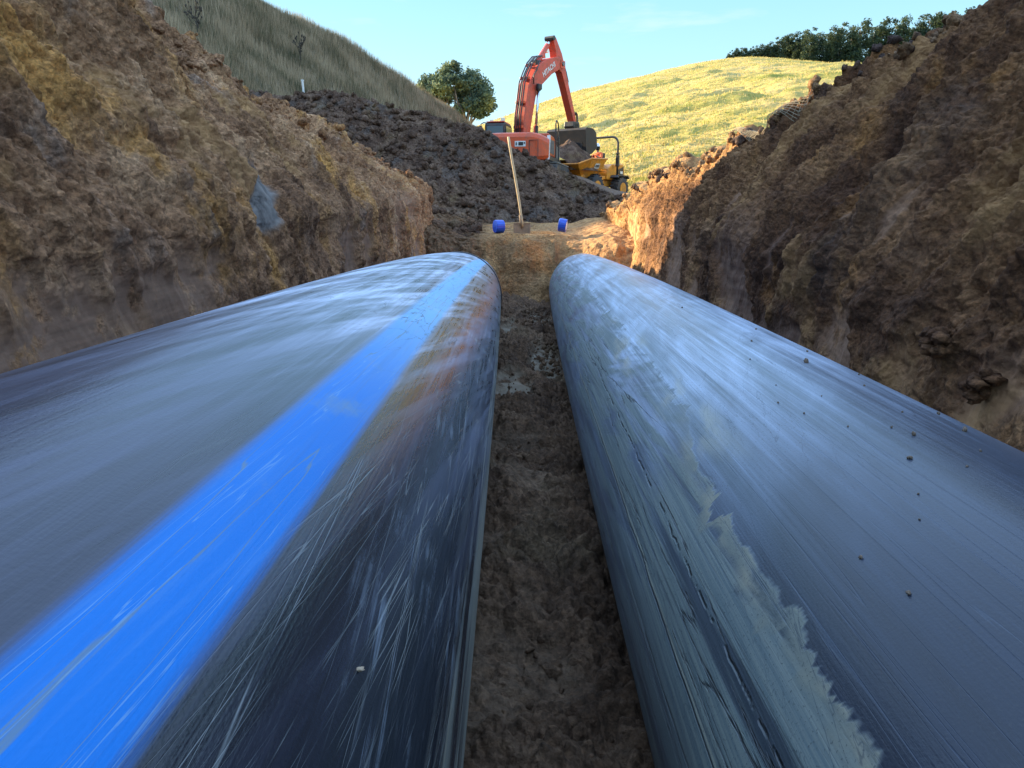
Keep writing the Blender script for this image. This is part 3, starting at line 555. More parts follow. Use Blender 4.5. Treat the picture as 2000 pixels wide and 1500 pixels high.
        c = n.mix(n.math('MULTIPLY', seam, .6), c, (0.36, 0.35, 0.27)); c = n.mix(n.math('MULTIPLY', seam2, .85), c, (0.02, 0.025, 0.03))
        seam3 = n.math('MULTIPLY', n.math('SUBTRACT', 1.0, n.rng(n.math('ABSOLUTE', n.math('ADD', n.math('ADD', An, n.math('MULTIPLY', teeth, .12)), 59.0)), 0.0, .5), True), n.rng(n.noise(uvmap(n, 0, 9, 0, (1, 3)), 1.0, 4, .7), .46, .54)); c = n.mix(n.math('MULTIPLY', seam3, .85), c, (0.015, 0.02, 0.025))
        # dark gouges and their pale lips
        g1 = n.math('MULTIPLY', hair(n, uvmap(n, 12, .55, R(-1.5), (4, 0)), 1.0, .009, 6, dist=.5), n.math('SUBTRACT', 1.0, n.rng(A, -50, -46)))
        g2 = n.math('MULTIPLY', hair(n, uvmap(n, 14, 2.4, R(10), (6, 2)), 1.0, .006, 5, dist=1.2), n.rng(n.noise(uvmap(n, 6, 2), 1.0, 2), .45, .55))
        c = n.mix(n.math('MULTIPLY', g1, .85), c, (0.02, 0.025, 0.03)); c = n.mix(n.math('MULTIPLY', g2, .55), c, (0.02, 0.03, 0.05))
        g3 = n.math('MULTIPLY', hair(n, uvmap(n, 30, .35, 0, (9, 9)), 1.0, .008, 2), .35)
        c = n.mix(g3, c, (0.05, 0.07, 0.11))
        sp = n.math('MULTIPLY', n.rng(speck, .62, .68), .6); c = n.mix(sp, c, (0.03, 0.035, 0.045))
        dust_sheen = n.math('ADD', film_sheen, n.math('MULTIPLY', cover, 1.1)); g1 = n.math('MAXIMUM', g1, n.math('MAXIMUM', seam2, seam3))
        rough = n.math('ADD', .25, n.math('MULTIPLY', dust_sheen, .24)); silt = cover; hf = g3
    hgt = n.math('ADD', n.math('MULTIPLY', silt, .7), n.math('ADD', n.math('MULTIPLY', st2, .35), n.math('MULTIPLY', blot, .25)))
    hgt = n.math('SUBTRACT', hgt, n.math('MULTIPLY', hf, .5))
    if side == 'R': hgt = n.math('ADD', hgt, n.math('SUBTRACT', n.math('MULTIPLY', bandn, .25), n.math('MULTIPLY', g1, 2.5)))
    nm = n.bump(hgt, .0016, .8); nm = n.bump(speck, .0005, .6, nm)
    return n.done(c, rough, nm, spec=(.38 if side == 'R' else n.math('SUBTRACT', .42, n.math('MULTIPLY', stripe, .25))))
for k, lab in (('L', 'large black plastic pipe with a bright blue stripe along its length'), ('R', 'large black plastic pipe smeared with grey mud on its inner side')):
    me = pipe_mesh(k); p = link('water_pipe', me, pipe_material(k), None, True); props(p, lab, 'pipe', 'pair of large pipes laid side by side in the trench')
    # butt weld bead near the far end, a ring standing proud of the wall
    for yb in ((8.6,) if k == 'L' else ()):
        ax, az = pipe_axis(k, yb); bm = bmesh.new(); na, nb = 160, 8; vs = []
        for i in range(na):
            t = 2 * math.pi * i / na; ring = []
            for j in range(nb):
                f = 2 * math.pi * j / nb; rr = .503 + .010 * math.cos(f); ring.append(bm.verts.new((ax + rr * math.sin(t), yb + .016 * math.sin(f), az + rr * math.cos(t))))
            vs.append(ring)
        for i in range(na):
            for j in range(nb): bm.faces.new((vs[i][j], vs[(i + 1) % na][j], vs[(i + 1) % na][(j + 1) % nb], vs[i][(j + 1) % nb]))
        me = bpy.data.meshes.new('weld_bead'); bm.to_mesh(me); bm.free()
        nn = N('weld_plastic'); link('weld_bead', me, nn.done((.02, .022, .028), .45), p, True)

# crumbs of soil resting on the right pipe
nn = N('crumb_soil'); M_crumb = nn.done(nn.mix(nn.rng(nn.noise(nn.coord(), 60, 3), .4, .6), (.10, .07, .05), (.20, .15, .11)), .95)
V, F = PROT[1]; cme = mesh_np('soil_crumb', V, F); cme.materials.append(M_crumb)
V, F = PROT[3]; cme2 = mesh_np('soil_crumb', V, F); cme2.materials.append(M_crumb)
spots = [(1.96, 3.2, 9), (1.29, -2.7, 5), (1.18, -9.9, 5), (1.35, 12.1, 6), (.95, -31.7, 3.5), (.84, -30.3, 4), (1.51, -16.3, 3), (1.34, -4.6, 3), (1.62, -18.4, 3), (1.45, 4, 3), (1.7, 8, 3.2), (1.12, -3, 2.5), (1.6, -8, 2.2), (2.3, -2, 3.5), (2.05, -11, 2.5), (1.2, 5, 3), (1.05, -16, 2.2), (1.5, 16, 4.5), (1.9, 17, 4), (2.6, 10, 4), (3.2, -6, 4), (1.75, -14, 2), (.98, -20, 2), (1.38, -12, 2.2), (2.2, 14, 4)]
cr0 = None
for i, (y, a, s) in enumerate(spots):
    ax, az = pipe_axis('R', y); s *= .001
    o = bpy.data.objects.new('soil_crumb', cme if i % 2 else cme2); col.objects.link(o)
    o.location = (ax + (.5 + s * .45) * math.sin(R(a)), y, az + (.5 + s * .45) * math.cos(R(a))); o.scale = (s, s, s); o.rotation_euler = (random.random() * 6, random.random() * 6, random.random() * 6)
    props(o, 'small dark crumb of soil resting on the crown of the right pipe', 'soil crumb', 'soil crumbs scattered on the right pipe')
o = bpy.data.objects.new('soil_crumb', cme); col.objects.link(o); ax, az = pipe_axis('L', .62); o.location = (ax + .502 * math.sin(R(57)), .62, az + .502 * math.cos(R(57))); o.scale = (.004, .003, .003)
cme3 = cme.copy(); nn = N('pale_soil'); cme3.materials.clear(); cme3.materials.append(nn.done((.34, .26, .18), .9)); o.data = cme3
props(o, 'single pale crumb stuck on the dark flank of the striped pipe', 'soil crumb')
# lumps of wet soil stuck low on the right bank
V, F = PROT[2]; bm = bmesh.new()
for y, z, s, lab in ((2.45, -.42, .055, 'dark round lump of mud hanging on the right bank'), (2.22, -.53, .05, 'second mud lump on the right bank, nearer and just above the pipe')):
    Vv = []; Ff = []; off = 0
    for q in range(26):
        Vp, Fp = PROT[q % 6]; r_ = random.random(); cc = np.array([random.gauss(0, .4), random.gauss(0, .45), random.gauss(0, .4)]); Vv.append(Vp * (.25 + .35 * r_) + cc); Ff.append(Fp + off); off += len(Vp)
    i_ = int(np.argmin(np.abs(PR[:, 60, 1] - y))); j_ = int(np.argmin(np.abs(PR[i_, :440, 2] - z))); pt = PR[i_, j_]
    me = mesh_np('mud_lump', np.concatenate(Vv) * s, np.concatenate(Ff))
    for a_ in ('smooth', 'grey', 'orange'): attr(me, a_, np.zeros(len(me.vertices)))
    attr(me, 'tone', np.full(len(me.vertices), .5))
    o = link('mud_lump', me, M_wallR, None, True); o.location = (pt[0] - s * .5, pt[1], pt[2]); props(o, lab, 'mud lump', 'mud lumps on the right bank')

# ------------------------------------------------------------------ small mesh builder for machines and tools
class MB:
    def __init__(s): s.bm = bmesh.new()
    def _add(s, vs, fs, M=None):
        v = [s.bm.verts.new(M @ Vector(p) if M else Vector(p)) for p in vs]
        for f in fs:
            try: s.bm.faces.new([v[i] for i in f])
            except ValueError: pass
        return s
    def box(s, c, d, rz=0, rx=0, ry=0):
        M = Matrix.Translation(Vector(c)) @ Matrix.Rotation(rz, 4, 'Z') @ Matrix.Rotation(ry, 4, 'Y') @ Matrix.Rotation(rx, 4, 'X'); x, y, z = [q / 2 for q in d]
        return s._add([(-x, -y, -z), (x, -y, -z), (x, y, -z), (-x, y, -z), (-x, -y, z), (x, -y, z), (x, y, z), (-x, y, z)], [(0, 3, 2, 1), (4, 5, 6, 7), (0, 1, 5, 4), (1, 2, 6, 5), (2, 3, 7, 6), (3, 0, 4, 7)], M)
    def prism(s, pts, y0, y1, M=None, axis='y'):
        """polygon in x-z extruded along y (or x-y extruded along z)"""
        n = len(pts)
        if axis == 'y': a = [(p[0], y0, p[1]) for p in pts] + [(p[0], y1, p[1]) for p in pts]
        elif axis == 'x': a = [(y0, p[0], p[1]) for p in pts] + [(y1, p[0], p[1]) for p in pts]
        else: a = [(p[0], p[1], y0) for p in pts] + [(p[0], p[1], y1) for p in pts]
        return s._add(a, [tuple(range(n))[::-1], tuple(range(n, 2 * n))] + [(i, (i + 1) % n, (i + 1) % n + n, i + n) for i in range(n)], M)
    def tube(s, path, r, n=8, cap=True):
        P = [Vector(p) for p in path]; rs = r if isinstance(r, (list, tuple)) else [r] * len(P); rings = []; up = None
        for i, p in enumerate(P):
            d = (P[min(i + 1, len(P) - 1)] - P[max(i - 1, 0)]).normalized()
            if up is None: up = Vector((0, 0, 1)) if abs(d.z) < .9 else Vector((1, 0, 0))
            a = d.cross(up).normalized(); b = a.cross(d).normalized(); up = b
            rings.append([s.bm.verts.new(p + (a * math.cos(2 * math.pi * k / n) + b * math.sin(2 * math.pi * k / n)) * rs[i]) for k in range(n)])
        for i in range(len(P) - 1):
            for k in range(n): s.bm.faces.new((rings[i][k], rings[i][(k + 1) % n], rings[i + 1][(k + 1) % n], rings[i + 1][k]))
        if cap: s.bm.faces.new(rings[0]); s.bm.faces.new(rings[-1][::-1])
        return s
    def cyl(s, a, b, r, n=20): return s.tube([a, b], r, n)
    def lathe(s, prof, c, axis='y', n=28):
        """prof: (radius, offset along the axis)"""
        rings = []
        for rr, o in prof:
            ring = []
            for k in range(n):
                t = 2 * math.pi * k / n; u, v = rr * math.cos(t), rr * math.sin(t)
                p = {'y': (u, o, v), 'x': (o, u, v), 'z': (u, v, o)}[axis]; ring.append(s.bm.verts.new(Vector(c) + Vector(p)))
            rings.append(ring)
        for i in range(len(rings) - 1):
            for k in range(n): s.bm.faces.new((rings[i][k], rings[i][(k + 1) % n], rings[i + 1][(k + 1) % n], rings[i + 1][k]))
        s.bm.faces.new(rings[0][::-1]); s.bm.faces.new(rings[-1]); return s
    def build(s, name, mat, parent=None, bevel=0.0, smooth=False, seg=2):
        bmesh.ops.recalc_face_normals(s.bm, faces=s.bm.faces[:])
        me = bpy.data.meshes.new(name); s.bm.to_mesh(me); s.bm.free(); o = link(name, me, mat, parent, smooth)
        if bevel:
            m = o.modifiers.new('bevel', 'BEVEL'); m.width = bevel; m.segments = seg; m.limit_method = 'ANGLE'; m.angle_limit = R(35)
        return o
def thing(name, label, cat, loc=(0, 0, 0), rz=0, group=None):
    o = bpy.data.objects.new(name, None); col.objects.link(o); o.location = loc; o.rotation_euler = (0, 0, rz); o.empty_display_size = .2
    return props(o, label, cat, group)
def paint(name, c, rough=.45, dirt=(.16, .11, .075), amt=.35, metal=0.0, scale=3.0):
    n = N(name); u = n.coord(); f = n.math('MULTIPLY', n.rng(n.noise(u, scale, 7, .68), .42, .68), amt); fine = n.noise(u, 14, 5, .6)
    cc = n.mix(f, n.mix(n.rng(fine, .3, .7), tuple(q * .86 for q in c), c), dirt)
    return n.done(cc, n.math('ADD', rough, n.math('MULTIPLY', f, .5)), n.bump(fine, .004, .4), metal)
M_orange = paint('orange_paint', (0.68, 0.085, 0.018), .35, amt=.5)
M_orange2 = paint('faded_orange_paint', (0.64, 0.075, 0.035), .42, amt=.5)
M_yellow = paint('amber_paint', (0.78, 0.28, 0.018), .4, amt=.45)
M_black = paint('black_steel', (0.018, 0.02, 0.024), .45, amt=.4)
M_grey = paint('grey_steel', (0.17, 0.17, 0.165), .5, amt=.5)
M_white = paint('white_paint', (0.75, 0.75, 0.73), .4, amt=.15)
M_rubber = paint('muddy_rubber', (0.03, 0.03, 0.032), .8, amt=.75)
M_chrome = paint('chrome_rod', (0.70, 0.74, 0.80), .15, amt=.05, metal=1.0)
M_bucket = paint('worn_bucket_steel', (0.022, 0.019, 0.018), .6, dirt=(.09, .06, .04), amt=.7)
M_wood = paint('ash_wood', (0.50, 0.36, 0.20), .6, amt=.25, scale=9)
M_blade = paint('muddy_shovel_steel', (0.22, 0.14, 0.085), .7, dirt=(.34, .21, .12), amt=.9, scale=12)
n = N('cab_glass'); M_glass = n.done((0.03, 0.06, 0.09), .06, spec=.8)
n = N('lamp_lens'); M_lens = n.done((0.85, 0.80, 0.65), .2)
def letters(name, text, size, mat, parent, M, ext=.004):
    cu = bpy.data.curves.new(name, 'FONT'); cu.body = text; cu.size = size; cu.extrude = ext; cu.align_x = 'CENTER'; cu.align_y = 'CENTER'; cu.offset = .008
    t = bpy.data.objects.new(name, cu); col.objects.link(t); bpy.context.view_layer.update()
    me = bpy.data.meshes.new_from_object(t); bpy.data.objects.remove(t); me.transform(M)
    me.materials.clear(); return link(name, me, mat, parent)

# ------------------------------------------------------------------ excavator. local frame: +x forward, +y left, origin on the ground under the slew ring
EX = thing('excavator', 'big orange tracked excavator with raised boom tipping soil into the dumper', 'excavator', (0.70, 38.2, 1.26), math.pi / 2 - R(12))
# undercarriage
for sy in (-1, 1):
    prof = [(-2.0, .08), (-2.35, .45), (-2.15, .86), (-1.8, .98), (1.8, .98), (2.15, .86), (2.35, .45), (2.0, .08)]
    t = MB().prism(prof, sy * 1.55 - .3, sy * 1.55 + .3).build('track', M_rubber, EX, .05)
    for zz_ in (1.0, .06):
        b = MB()
        for i in range(30): b.box((-1.9 + i * 3.8 / 29, sy * 1.55, zz_), (.132, .62, .05))
        b.build('track_run', M_grey, t)
    for x in (-1.9, 1.9): MB().cyl((x, sy * 1.55 - .34, .52), (x, sy * 1.55 + .34, .52), .36, 18).build('sprocket', M_black, t)
MB().box((0, 0, .62), (2.2, 2.5, .5)).cyl((0, 0, .8), (0, 0, 1.12), .75, 28).build('undercarriage_frame', M_black, EX, .04)
# house
MB().prism([(-2.2, 1.12), (1.9, 1.12), (1.9, 1.32), (-2.2, 1.32)], -1.45, 1.94).build('deck', M_black, EX, .03)
# counterweight: rounded slab across the back with a drooping crown
cw = MB(); yy = np.linspace(-1.52, 1.95, 27); rows = []
for y in yy:
    k = abs(y) / (1.52 if y < 0 else 1.95); xb = -2.98 + .55 * k ** 4; zt = 2.28 - .28 * max(0, (k - .45) / .55) ** 2.2; zb = 1.02 + .1 * k ** 3
    rows.append([(xb + .10, y, zb), (xb, y, zb + .16), (xb, y, zt - .22), (xb + .09, y, zt - .05), (xb + .28, y, zt), (-1.98, y, zt + .01), (-1.98, y, zb)])
vs = [[cw.bm.verts.new(p) for p in r] for r in rows]
for i in range(len(vs) - 1):
    for j in range(7): cw.bm.faces.new((vs[i][j], vs[i][(j + 1) % 7], vs[i + 1][(j + 1) % 7], vs[i + 1][j]))
cw.bm.faces.new(vs[0][::-1]); cw.bm.faces.new(vs[-1])
CW = cw.build('counterweight', M_orange, EX, .03)
MB().box((-2.97, -1.12, 1.55), (.05, .02, .72)).box((-2.97, -.72, 1.55), (.05, .02, .72)).box((-2.97, -.92, 1.91), (.05, .42, .02)).build('access_hatch', M_black, CW)
stk = MB().box((-2.99, -.30, 1.76), (.016, .50, .24)).build('sticker', M_white, CW)
MB().box((-3.002, -.33, 1.76), (.012, .22, .15)).box((-3.002, -.12, 1.76), (.012, .06, .13)).box((-3.002, -.50, 1.79), (.012, .06, .07)).build('printed_marks', M_black, stk)
# engine housing, side doors
MB().prism([(-1.96, 1.33), (.2, 1.33), (.2, 2.12), (-.3, 2.26), (-1.96, 2.30)], -1.44, -.42).build('engine_housing', M_orange, EX, .05)
MB().prism([(-1.96, 1.33), (-.3, 1.33), (-.3, 2.2), (-1.96, 2.29)], -.40, 1.92).build('engine_housing', M_orange, EX, .05)
MB().prism([(.22, 1.33), (1.75, 1.33), (1.75, 1.75), (.9, 1.95), (.22, 2.05)], -1.42, -.55).build('tool_box', M_grey, EX, .04)
b = MB()
for i in range(14): b.box((-1.7 + i * .1, -1.455, 1.75), (.05, .02, .62))
b.build('side_grille', M_grey, EX)
MB().prism([(-2.40, 1.1), (-2.30, 1.1), (-2.02, 2.18), (-2.16, 2.18)], -1.545, -1.40).build('side_trim', M_white, EX, .01)
MB().prism([(-2.22, 1.16), (-1.98, 1.16), (-1.98, 2.16), (-2.0, 2.16)], -1.50, -1.38).build('corner_grille', M_grey, EX, .01)
MB().cyl((-1.3, -.75, 2.2), (-1.3, -.75, 2.7), .07, 12).build('exhaust', M_black, EX)
# cab on the left
cabm = MB().prism([(-.35, 1.33), (1.55, 1.33), (1.62, 1.9), (1.25, 2.92), (1.05, 3.02), (-.25, 3.02), (-.35, 2.92)], .98, 2.02).build('cab', M_black, EX, .07)
MB().box((-.365, 1.50, 2.55), (.03, .84, .58)).build('rear_window', M_glass, cabm, .02)
MB().prism([(-.2, 2.0), (1.42, 2.0), (1.15, 2.85), (-.2, 2.85)], 2.012, 2.035).build('side_window', M_glass, cabm)
MB().prism([(-.2, 2.0), (1.42, 2.0), (1.15, 2.85), (-.2, 2.85)], .965, .988).build('side_window', M_glass, cabm)
MB().prism([(1.60, 2.0), (1.63, 2.0), (1.30, 2.88), (1.27, 2.88)], 1.08, 1.92).build('windscreen', M_glass, cabm)
MB().box((.45, 1.5, 3.05), (1.5, .9, .05)).build('cab_roof', M_orange2, cabm, .02)
MB().box((-.15, 1.14, 3.16), (.12, .2, .16)).build('work_lamp', M_lens, cabm, .02)
MB().box((-.15, 1.7, 3.12), (.12, .16, .10)).build('work_lamp', M_lens, cabm, .02)
MB().tube([(-.3, 1.95, 3.0), (-.45, 2.05, 3.0), (-.6, 2.15, 2.9)], .025, 8).build('mirror_arm', M_black, cabm)
# hand rail on the right side, ahead of the counterweight
MB().tube([(-.2, -1.50, 1.3), (-.2, -1.50, 2.85), (-.16, -1.50, 2.98), (-.02, -1.50, 3.06), (.40, -1.50, 3.02), (.62, -1.50, 2.88), (.74, -1.50, 2.6), (.78, -1.50, 1.2)], .032, 8).build('hand_rail', M_black, EX)
MB().tube([(-.2, -1.50, 2.1), (.77, -1.50, 2.1)], .025, 8).build('hand_rail', M_black, EX)
MB().box((.60, -1.53, 2.2), (.22, .05, .34)).build('mirror', M_black, EX, .02)
# boom group, swung a little to the right of the house
BM = bpy.data.objects.new('boom', None)
def bl(u, z, v=0.0):
    """point in the boom plane: u along the boom's heading from the foot pin, v to its left"""
    a = R(-22); dz = .42 if u > 2.62 else .38 * min(1, max(0, (z - 1.65) / 2.3)); return (.30 + u * math.cos(a) - v * math.sin(a), .34 + u * math.sin(a) + v * math.cos(a), z + dz)
def plate(pts, v0, v1):
    m = MB(); n = len(pts); A = [bl(u, z, v0) for u, z in pts] + [bl(u, z, v1) for u, z in pts]
    m._add(A, [tuple(range(n))[::-1], tuple(range(n, 2 * n))] + [(i, (i + 1) % n, (i + 1) % n + n, i + n) for i in range(n)]); return m
bpy.data.objects.remove(BM)
bp = [(-.22, 1.65), (.22, 1.62), (.50, 2.75), (.92, 3.95), (1.55, 4.62), (2.45, 5.22), (3.45, 5.62), (3.62, 5.85), (3.40, 6.08), (2.9, 6.08), (1.9, 5.86), (.95, 5.35), (.28, 4.45), (-.12, 3.1)]
boom = plate(bp, -.30, .30).build('boom', M_orange2, EX, .03)
plate([(-.12, 1.7), (.06, 1.7), (.30, 3.0), (.72, 4.3), (1.25, 5.1), (1.05, 5.14), (.42, 4.4), (.06, 3.1)], .302, .312).build('boom_panel', M_orange, boom)
st = [(3.15, 5.60), (3.35, 5.55), (3.62, 5.42), (4.05, 4.72), (5.02, 3.05), (5.24, 3.12), (5.14, 3.45), (4.30, 5.05), (3.95, 5.72), (3.60, 6.35), (2.98, 7.02), (2.78, 7.06), (2.70, 6.90), (2.98, 6.35)]
stick = plate(st, -.20, .20).build('stick', M_orange2, EX, .02)
plate([(3.28, 5.62), (3.75, 5.60), (3.72, 5.98), (3.3, 6.0)], -.33, -.30).build('pivot_plate', M_orange, stick); plate([(3.28, 5.62), (3.75, 5.60), (3.72, 5.98), (3.3, 6.0)], .305, .33).build('pivot_plate', M_orange, stick)
MB().cyl(bl(3.5, 5.82, -.38), bl(3.5, 5.82, .38), .11, 16).build('pivot_pin', M_grey, stick)
# arm cylinder on top of the boom
hc = MB().tube([bl(1.35, 5.62), bl(1.6, 5.78), bl(2.46, 6.62)], .13, 12).build('arm_cylinder', M_orange2, boom, 0, True)
MB().tube([bl(2.40, 6.56), bl(2.80, 6.94)], .065, 12).build('piston_rod', M_chrome, hc, 0, True)
MB().box(bl(1.45, 5.6), (.5, .3, .3), rz=R(-22)).build('cylinder_bracket', M_black, boom, .03)
MB().tube([bl(2.70, 6.95, -.26), bl(2.70, 6.95, .26)], .12, 12).build('rod_pin', M_black, stick)
# boom lift cylinders either side
for v in (-.42, .42):
    lc = MB().tube([bl(.62, 1.55, v), bl(.76, 2.75, v)], .12, 12).build('boom_cylinder', M_orange, boom, 0, True)
    MB().tube([bl(.75, 2.7, v), bl(.98, 4.30, v)], .065, 12).build('piston_rod', M_chrome, lc, 0, True)
    MB().tube([bl(.98, 4.35, v - .06), bl(.98, 4.35, v + .06)], .15, 12).build('cylinder_eye', M_black, lc)
MB().box(bl(.98, 4.42, -.45), (.34, .16, .26), rz=R(-22)).build('work_lamp', M_black, boom, .03)
# hoses and clamps along the boom and stick
for v, off in ((-.16, .07), (-.05, .10), (.06, .07), (.17, .10)):
    pts = [(-.26, 1.9), (-.18, 3.1), (.18, 4.5), (.52, 5.02), (.88, 5.5), (1.35, 5.86), (1.75, 5.95)]
    MB().tube([bl(u - off * .7, z + off * .5, v) for u, z in pts], .035, 8).build('hose', M_black, boom, 0, True)
for u, z in ((-.16, 2.6), (.0, 3.6), (.4, 4.72), (.9, 5.4)): MB().box(bl(u - .03, z + .05), (.16, .52, .14), rz=R(-22)).build('hose_clamp', M_orange, boom, .02)
MB().tube([bl(1.2, 5.7, -.34), bl(.9, 5.2, -.36), (bl(.6, 4.9, -.36)), bl(.62, 4.5, -.36)], .03, 8).build('hose', M_black, boom, 0, True)
MB().tube([bl(3.3, 6.1, .1), bl(3.75, 6.15, .12), bl(4.1, 5.75, .12), bl(4.35, 5.25, .12), bl(4.6, 4.7, .1)], .04, 8).build('hose', M_black, stick, 0, True)
MB().tube([bl(3.3, 6.05, -.1), bl(3.85, 6.0, -.12), bl(4.2, 5.5, -.12), bl(4.4, 5.0, -.12)], .04, 8).build('hose', M_black, stick, 0, True)
MB().box(bl(4.28, 5.28), (.14, .3, .5), rz=R(-22), ry=R(-28)).build('hose_guard', M_black, stick, .02)
bc_ = MB().tube([bl(4.02, 5.62), bl(4.92, 4.1)], .10, 12).build('bucket_cylinder', M_orange2, stick, 0, True)
MB().tube([bl(4.9, 4.14), bl(5.22, 3.55)], .05, 12).build('piston_rod', M_chrome, bc_, 0, True)
MB().tube([bl(5.22, 3.55, -.2), bl(5.22, 3.55, .2)], .09, 10).build('link_pin', M_black, stick)
plate([(5.16, 3.6), (5.30, 3.55), (5.38, 3.0), (5.26, 2.95)], -.26, -.2).build('bucket_link', M_black, stick); plate([(5.16, 3.6), (5.30, 3.55), (5.38, 3.0), (5.26, 2.95)], .2, .26).build('bucket_link', M_black, stick)
plate([(1.9, 6.2), (2.05, 6.2), (2.1, 5.95), (1.85, 5.9)], -.12, .12).build('lamp_bracket', M_orange, boom); MB().box(bl(2.3, 6.32), (.2, .24, .16), rz=R(-22)).build('work_lamp', M_lens, boom, .02)
# quick hitch and wide bucket hanging mouth down
plate([(4.80, 3.12), (5.42, 3.12), (5.50, 2.86), (5.30, 2.70), (4.92, 2.70), (4.75, 2.86)], -.30, .30).build('quick_hitch', M_black, EX, .03)
def shell(pts, th, v0, v1):
    m = MB(); q = []
    for i, (u, z) in enumerate(pts):
        a = pts[max(i - 1, 0)]; b = pts[min(i + 1, len(pts) - 1)]; d = math.hypot(b[0] - a[0], b[1] - a[1]); q.append((u + (b[1] - a[1]) / d * th, z - (b[0] - a[0]) / d * th))
    n = len(pts); V_ = [bl(u, z, v) for v in (v0, v1) for u, z in pts + q]; k = 2 * n; F_ = []
    for i in range(n - 1): F_ += [(i, i + 1, k + i + 1, k + i), (n + i, k + n + i, k + n + i + 1, n + i + 1), (i, n + i, n + i + 1, i + 1), (k + i, k + i + 1, k + n + i + 1, k + n + i)]
    F_ += [(0, k, k + n, n), (n - 1, 2 * n - 1, k + 2 * n - 1, k + n - 1)]; return m._add(V_, F_)
bk = [(4.62, 1.32), (4.55, 1.75), (4.50, 2.25), (4.46, 2.62), (4.62, 2.74), (5.35, 2.74), (5.66, 2.56), (5.80, 2.15), (5.84, 1.75)]
bkt = shell(bk, .04, -1.18, 1.18).build('bucket', M_bucket, EX)
for v in (-1.19, 1.19): plate(bk + [(5.2, 1.40)], v - .03, v + .03).build('side_plate', M_bucket, bkt, .01)
plate([(4.53, 1.30), (4.61, 1.30), (4.58, 1.48), (4.51, 1.48)], -1.24, 1.24).build('cutting_edge', M_grey, bkt); plate([(4.45, 1.52), (4.54, 1.52), (4.50, 1.98), (4.42, 1.98)], -1.02, .05).build('dark_gap_plate', M_black, bkt)  # black plate stands for the shaded gap into the bucket
for v in (-.25, .25): plate([(4.85, 2.74), (5.35, 2.74), (5.3, 3.0), (4.95, 3.0)], v - .05, v + .05).build('bucket_ear', M_black, bkt)
# lettering on the right face of the boom
a = R(-22); pdir = Vector((math.cos(a) * math.cos(R(31)), math.sin(a) * math.cos(R(31)), math.sin(R(31)))); nrm = Vector((math.sin(a), -math.cos(a), 0)); upv = nrm.cross(pdir)
Mx = Matrix((pdir, upv, nrm)).transposed().to_4x4(); Mx.translation = Vector(bl(2.15, 5.40, -.306))
letters('lettering', 'HITACHI', .35, M_white, boom, Mx)

# ------------------------------------------------------------------ site dumper. local frame: +x forward, +y left
DU = thing('site_dumper', 'amber site dumper with black roll bar being loaded under the bucket', 'dumper', (4.38, 43.0, 0.62), math.atan2(-.81, -.59)); DU.scale = (1.12, 1.12, 1.12)
def wheel(x, y, r, wd, steer=0):
    w_ = MB().lathe([(.30, -wd / 2 + .02), (r * .90, -wd / 2), (r, -wd / 2 + .09), (r, wd / 2 - .09), (r * .90, wd / 2), (.30, wd / 2 - .02)], (x, y, r)).build('wheel', M_rubber, DU, 0, True)
    t = MB()
    for k in range(20):
        a_ = 2 * math.pi * k / 20
        for s_ in (-1, 1): t.box((x + math.cos(a_ + s_ * .07) * (r + .012), y + s_ * wd * .24, r + math.sin(a_ + s_ * .07) * (r + .012)), (.05, wd * .46, .06), ry=-a_, rx=0)
    t.build('tyre_lugs', M_rubber, w_)
    MB().lathe([(.10, -wd / 2 - .005), (.31, -wd / 2 - .005), (.31, wd / 2 + .005), (.10, wd / 2 + .005)], (x, y, r)).build('rim', M_yellow, w_)
for x, r in ((1.15, .60), (-1.45, .58)):
    for y in (-.88, .88): wheel(x, y, r, .46)
MB().box((1.0, 0, .80), (1.5, 1.05, .26)).box((-1.3, 0, .85), (1.7, .95, .30)).cyl((0, 0, .5), (0, 0, 1.05), .16, 14).build('chassis', M_yellow, DU, .03)
MB().box((.95, .62, 1.10), (2.3, .25, .14)).box((.95, -.62, 1.10), (2.3, .25, .14)).box((.15, .66, .80), (.26, .22, .55)).build('side_rail', M_yellow, DU, .02)
# engine cover behind the seat
MB().prism([(-2.35, 1.02), (-.55, 1.02), (-.55, 1.55), (-1.1, 1.80), (-2.2, 1.85), (-2.38, 1.6)], -.66, .66).build('engine_cover', M_yellow, DU, .05)
tri = MB().prism([(-2.25, 1.12), (-1.45, 1.48), (-2.25, 1.72)], .664, .672).build('side_decal', M_black, DU)
MB().box((-2.02, .676, 1.42), (.26, .008, .12)).build('decal_letters', M_white, tri)
MB().prism([(-2.1, 1.14), (-1.95, 1.26), (-.98, 1.26), (-.82, 1.14), (-.9, 1.10), (-1.0, 1.2), (-1.9, 1.2), (-2.05, 1.08)], .66, 1.12).build('mudguard', M_black, DU, .01); MB().prism([(-2.1, 1.14), (-1.95, 1.26), (-.98, 1.26), (-.82, 1.14), (-.9, 1.10), (-1.0, 1.2), (-1.9, 1.2), (-2.05, 1.08)], -1.12, -.66).build('mudguard', M_black, DU, .01)
# seat, console, wheel
MB().box((-.72, 0, 1.80), (.5, .5, .16)).box((-.98, 0, 2.10), (.14, .48, .5), ry=R(-8)).build('seat', M_black, DU, .04)
MB().box((-.10, 0, 1.55), (.25, .5, .8)).build('console', M_yellow, DU, .03)
MB().tube([(-.12, 0, 1.95), (-.28, 0, 2.18)], .025, 8).lathe([(.17, -.012), (.19, 0), (.17, .012)], (-.28, 0, 2.18), 'z', 20).build('steering_wheel', M_black, DU)
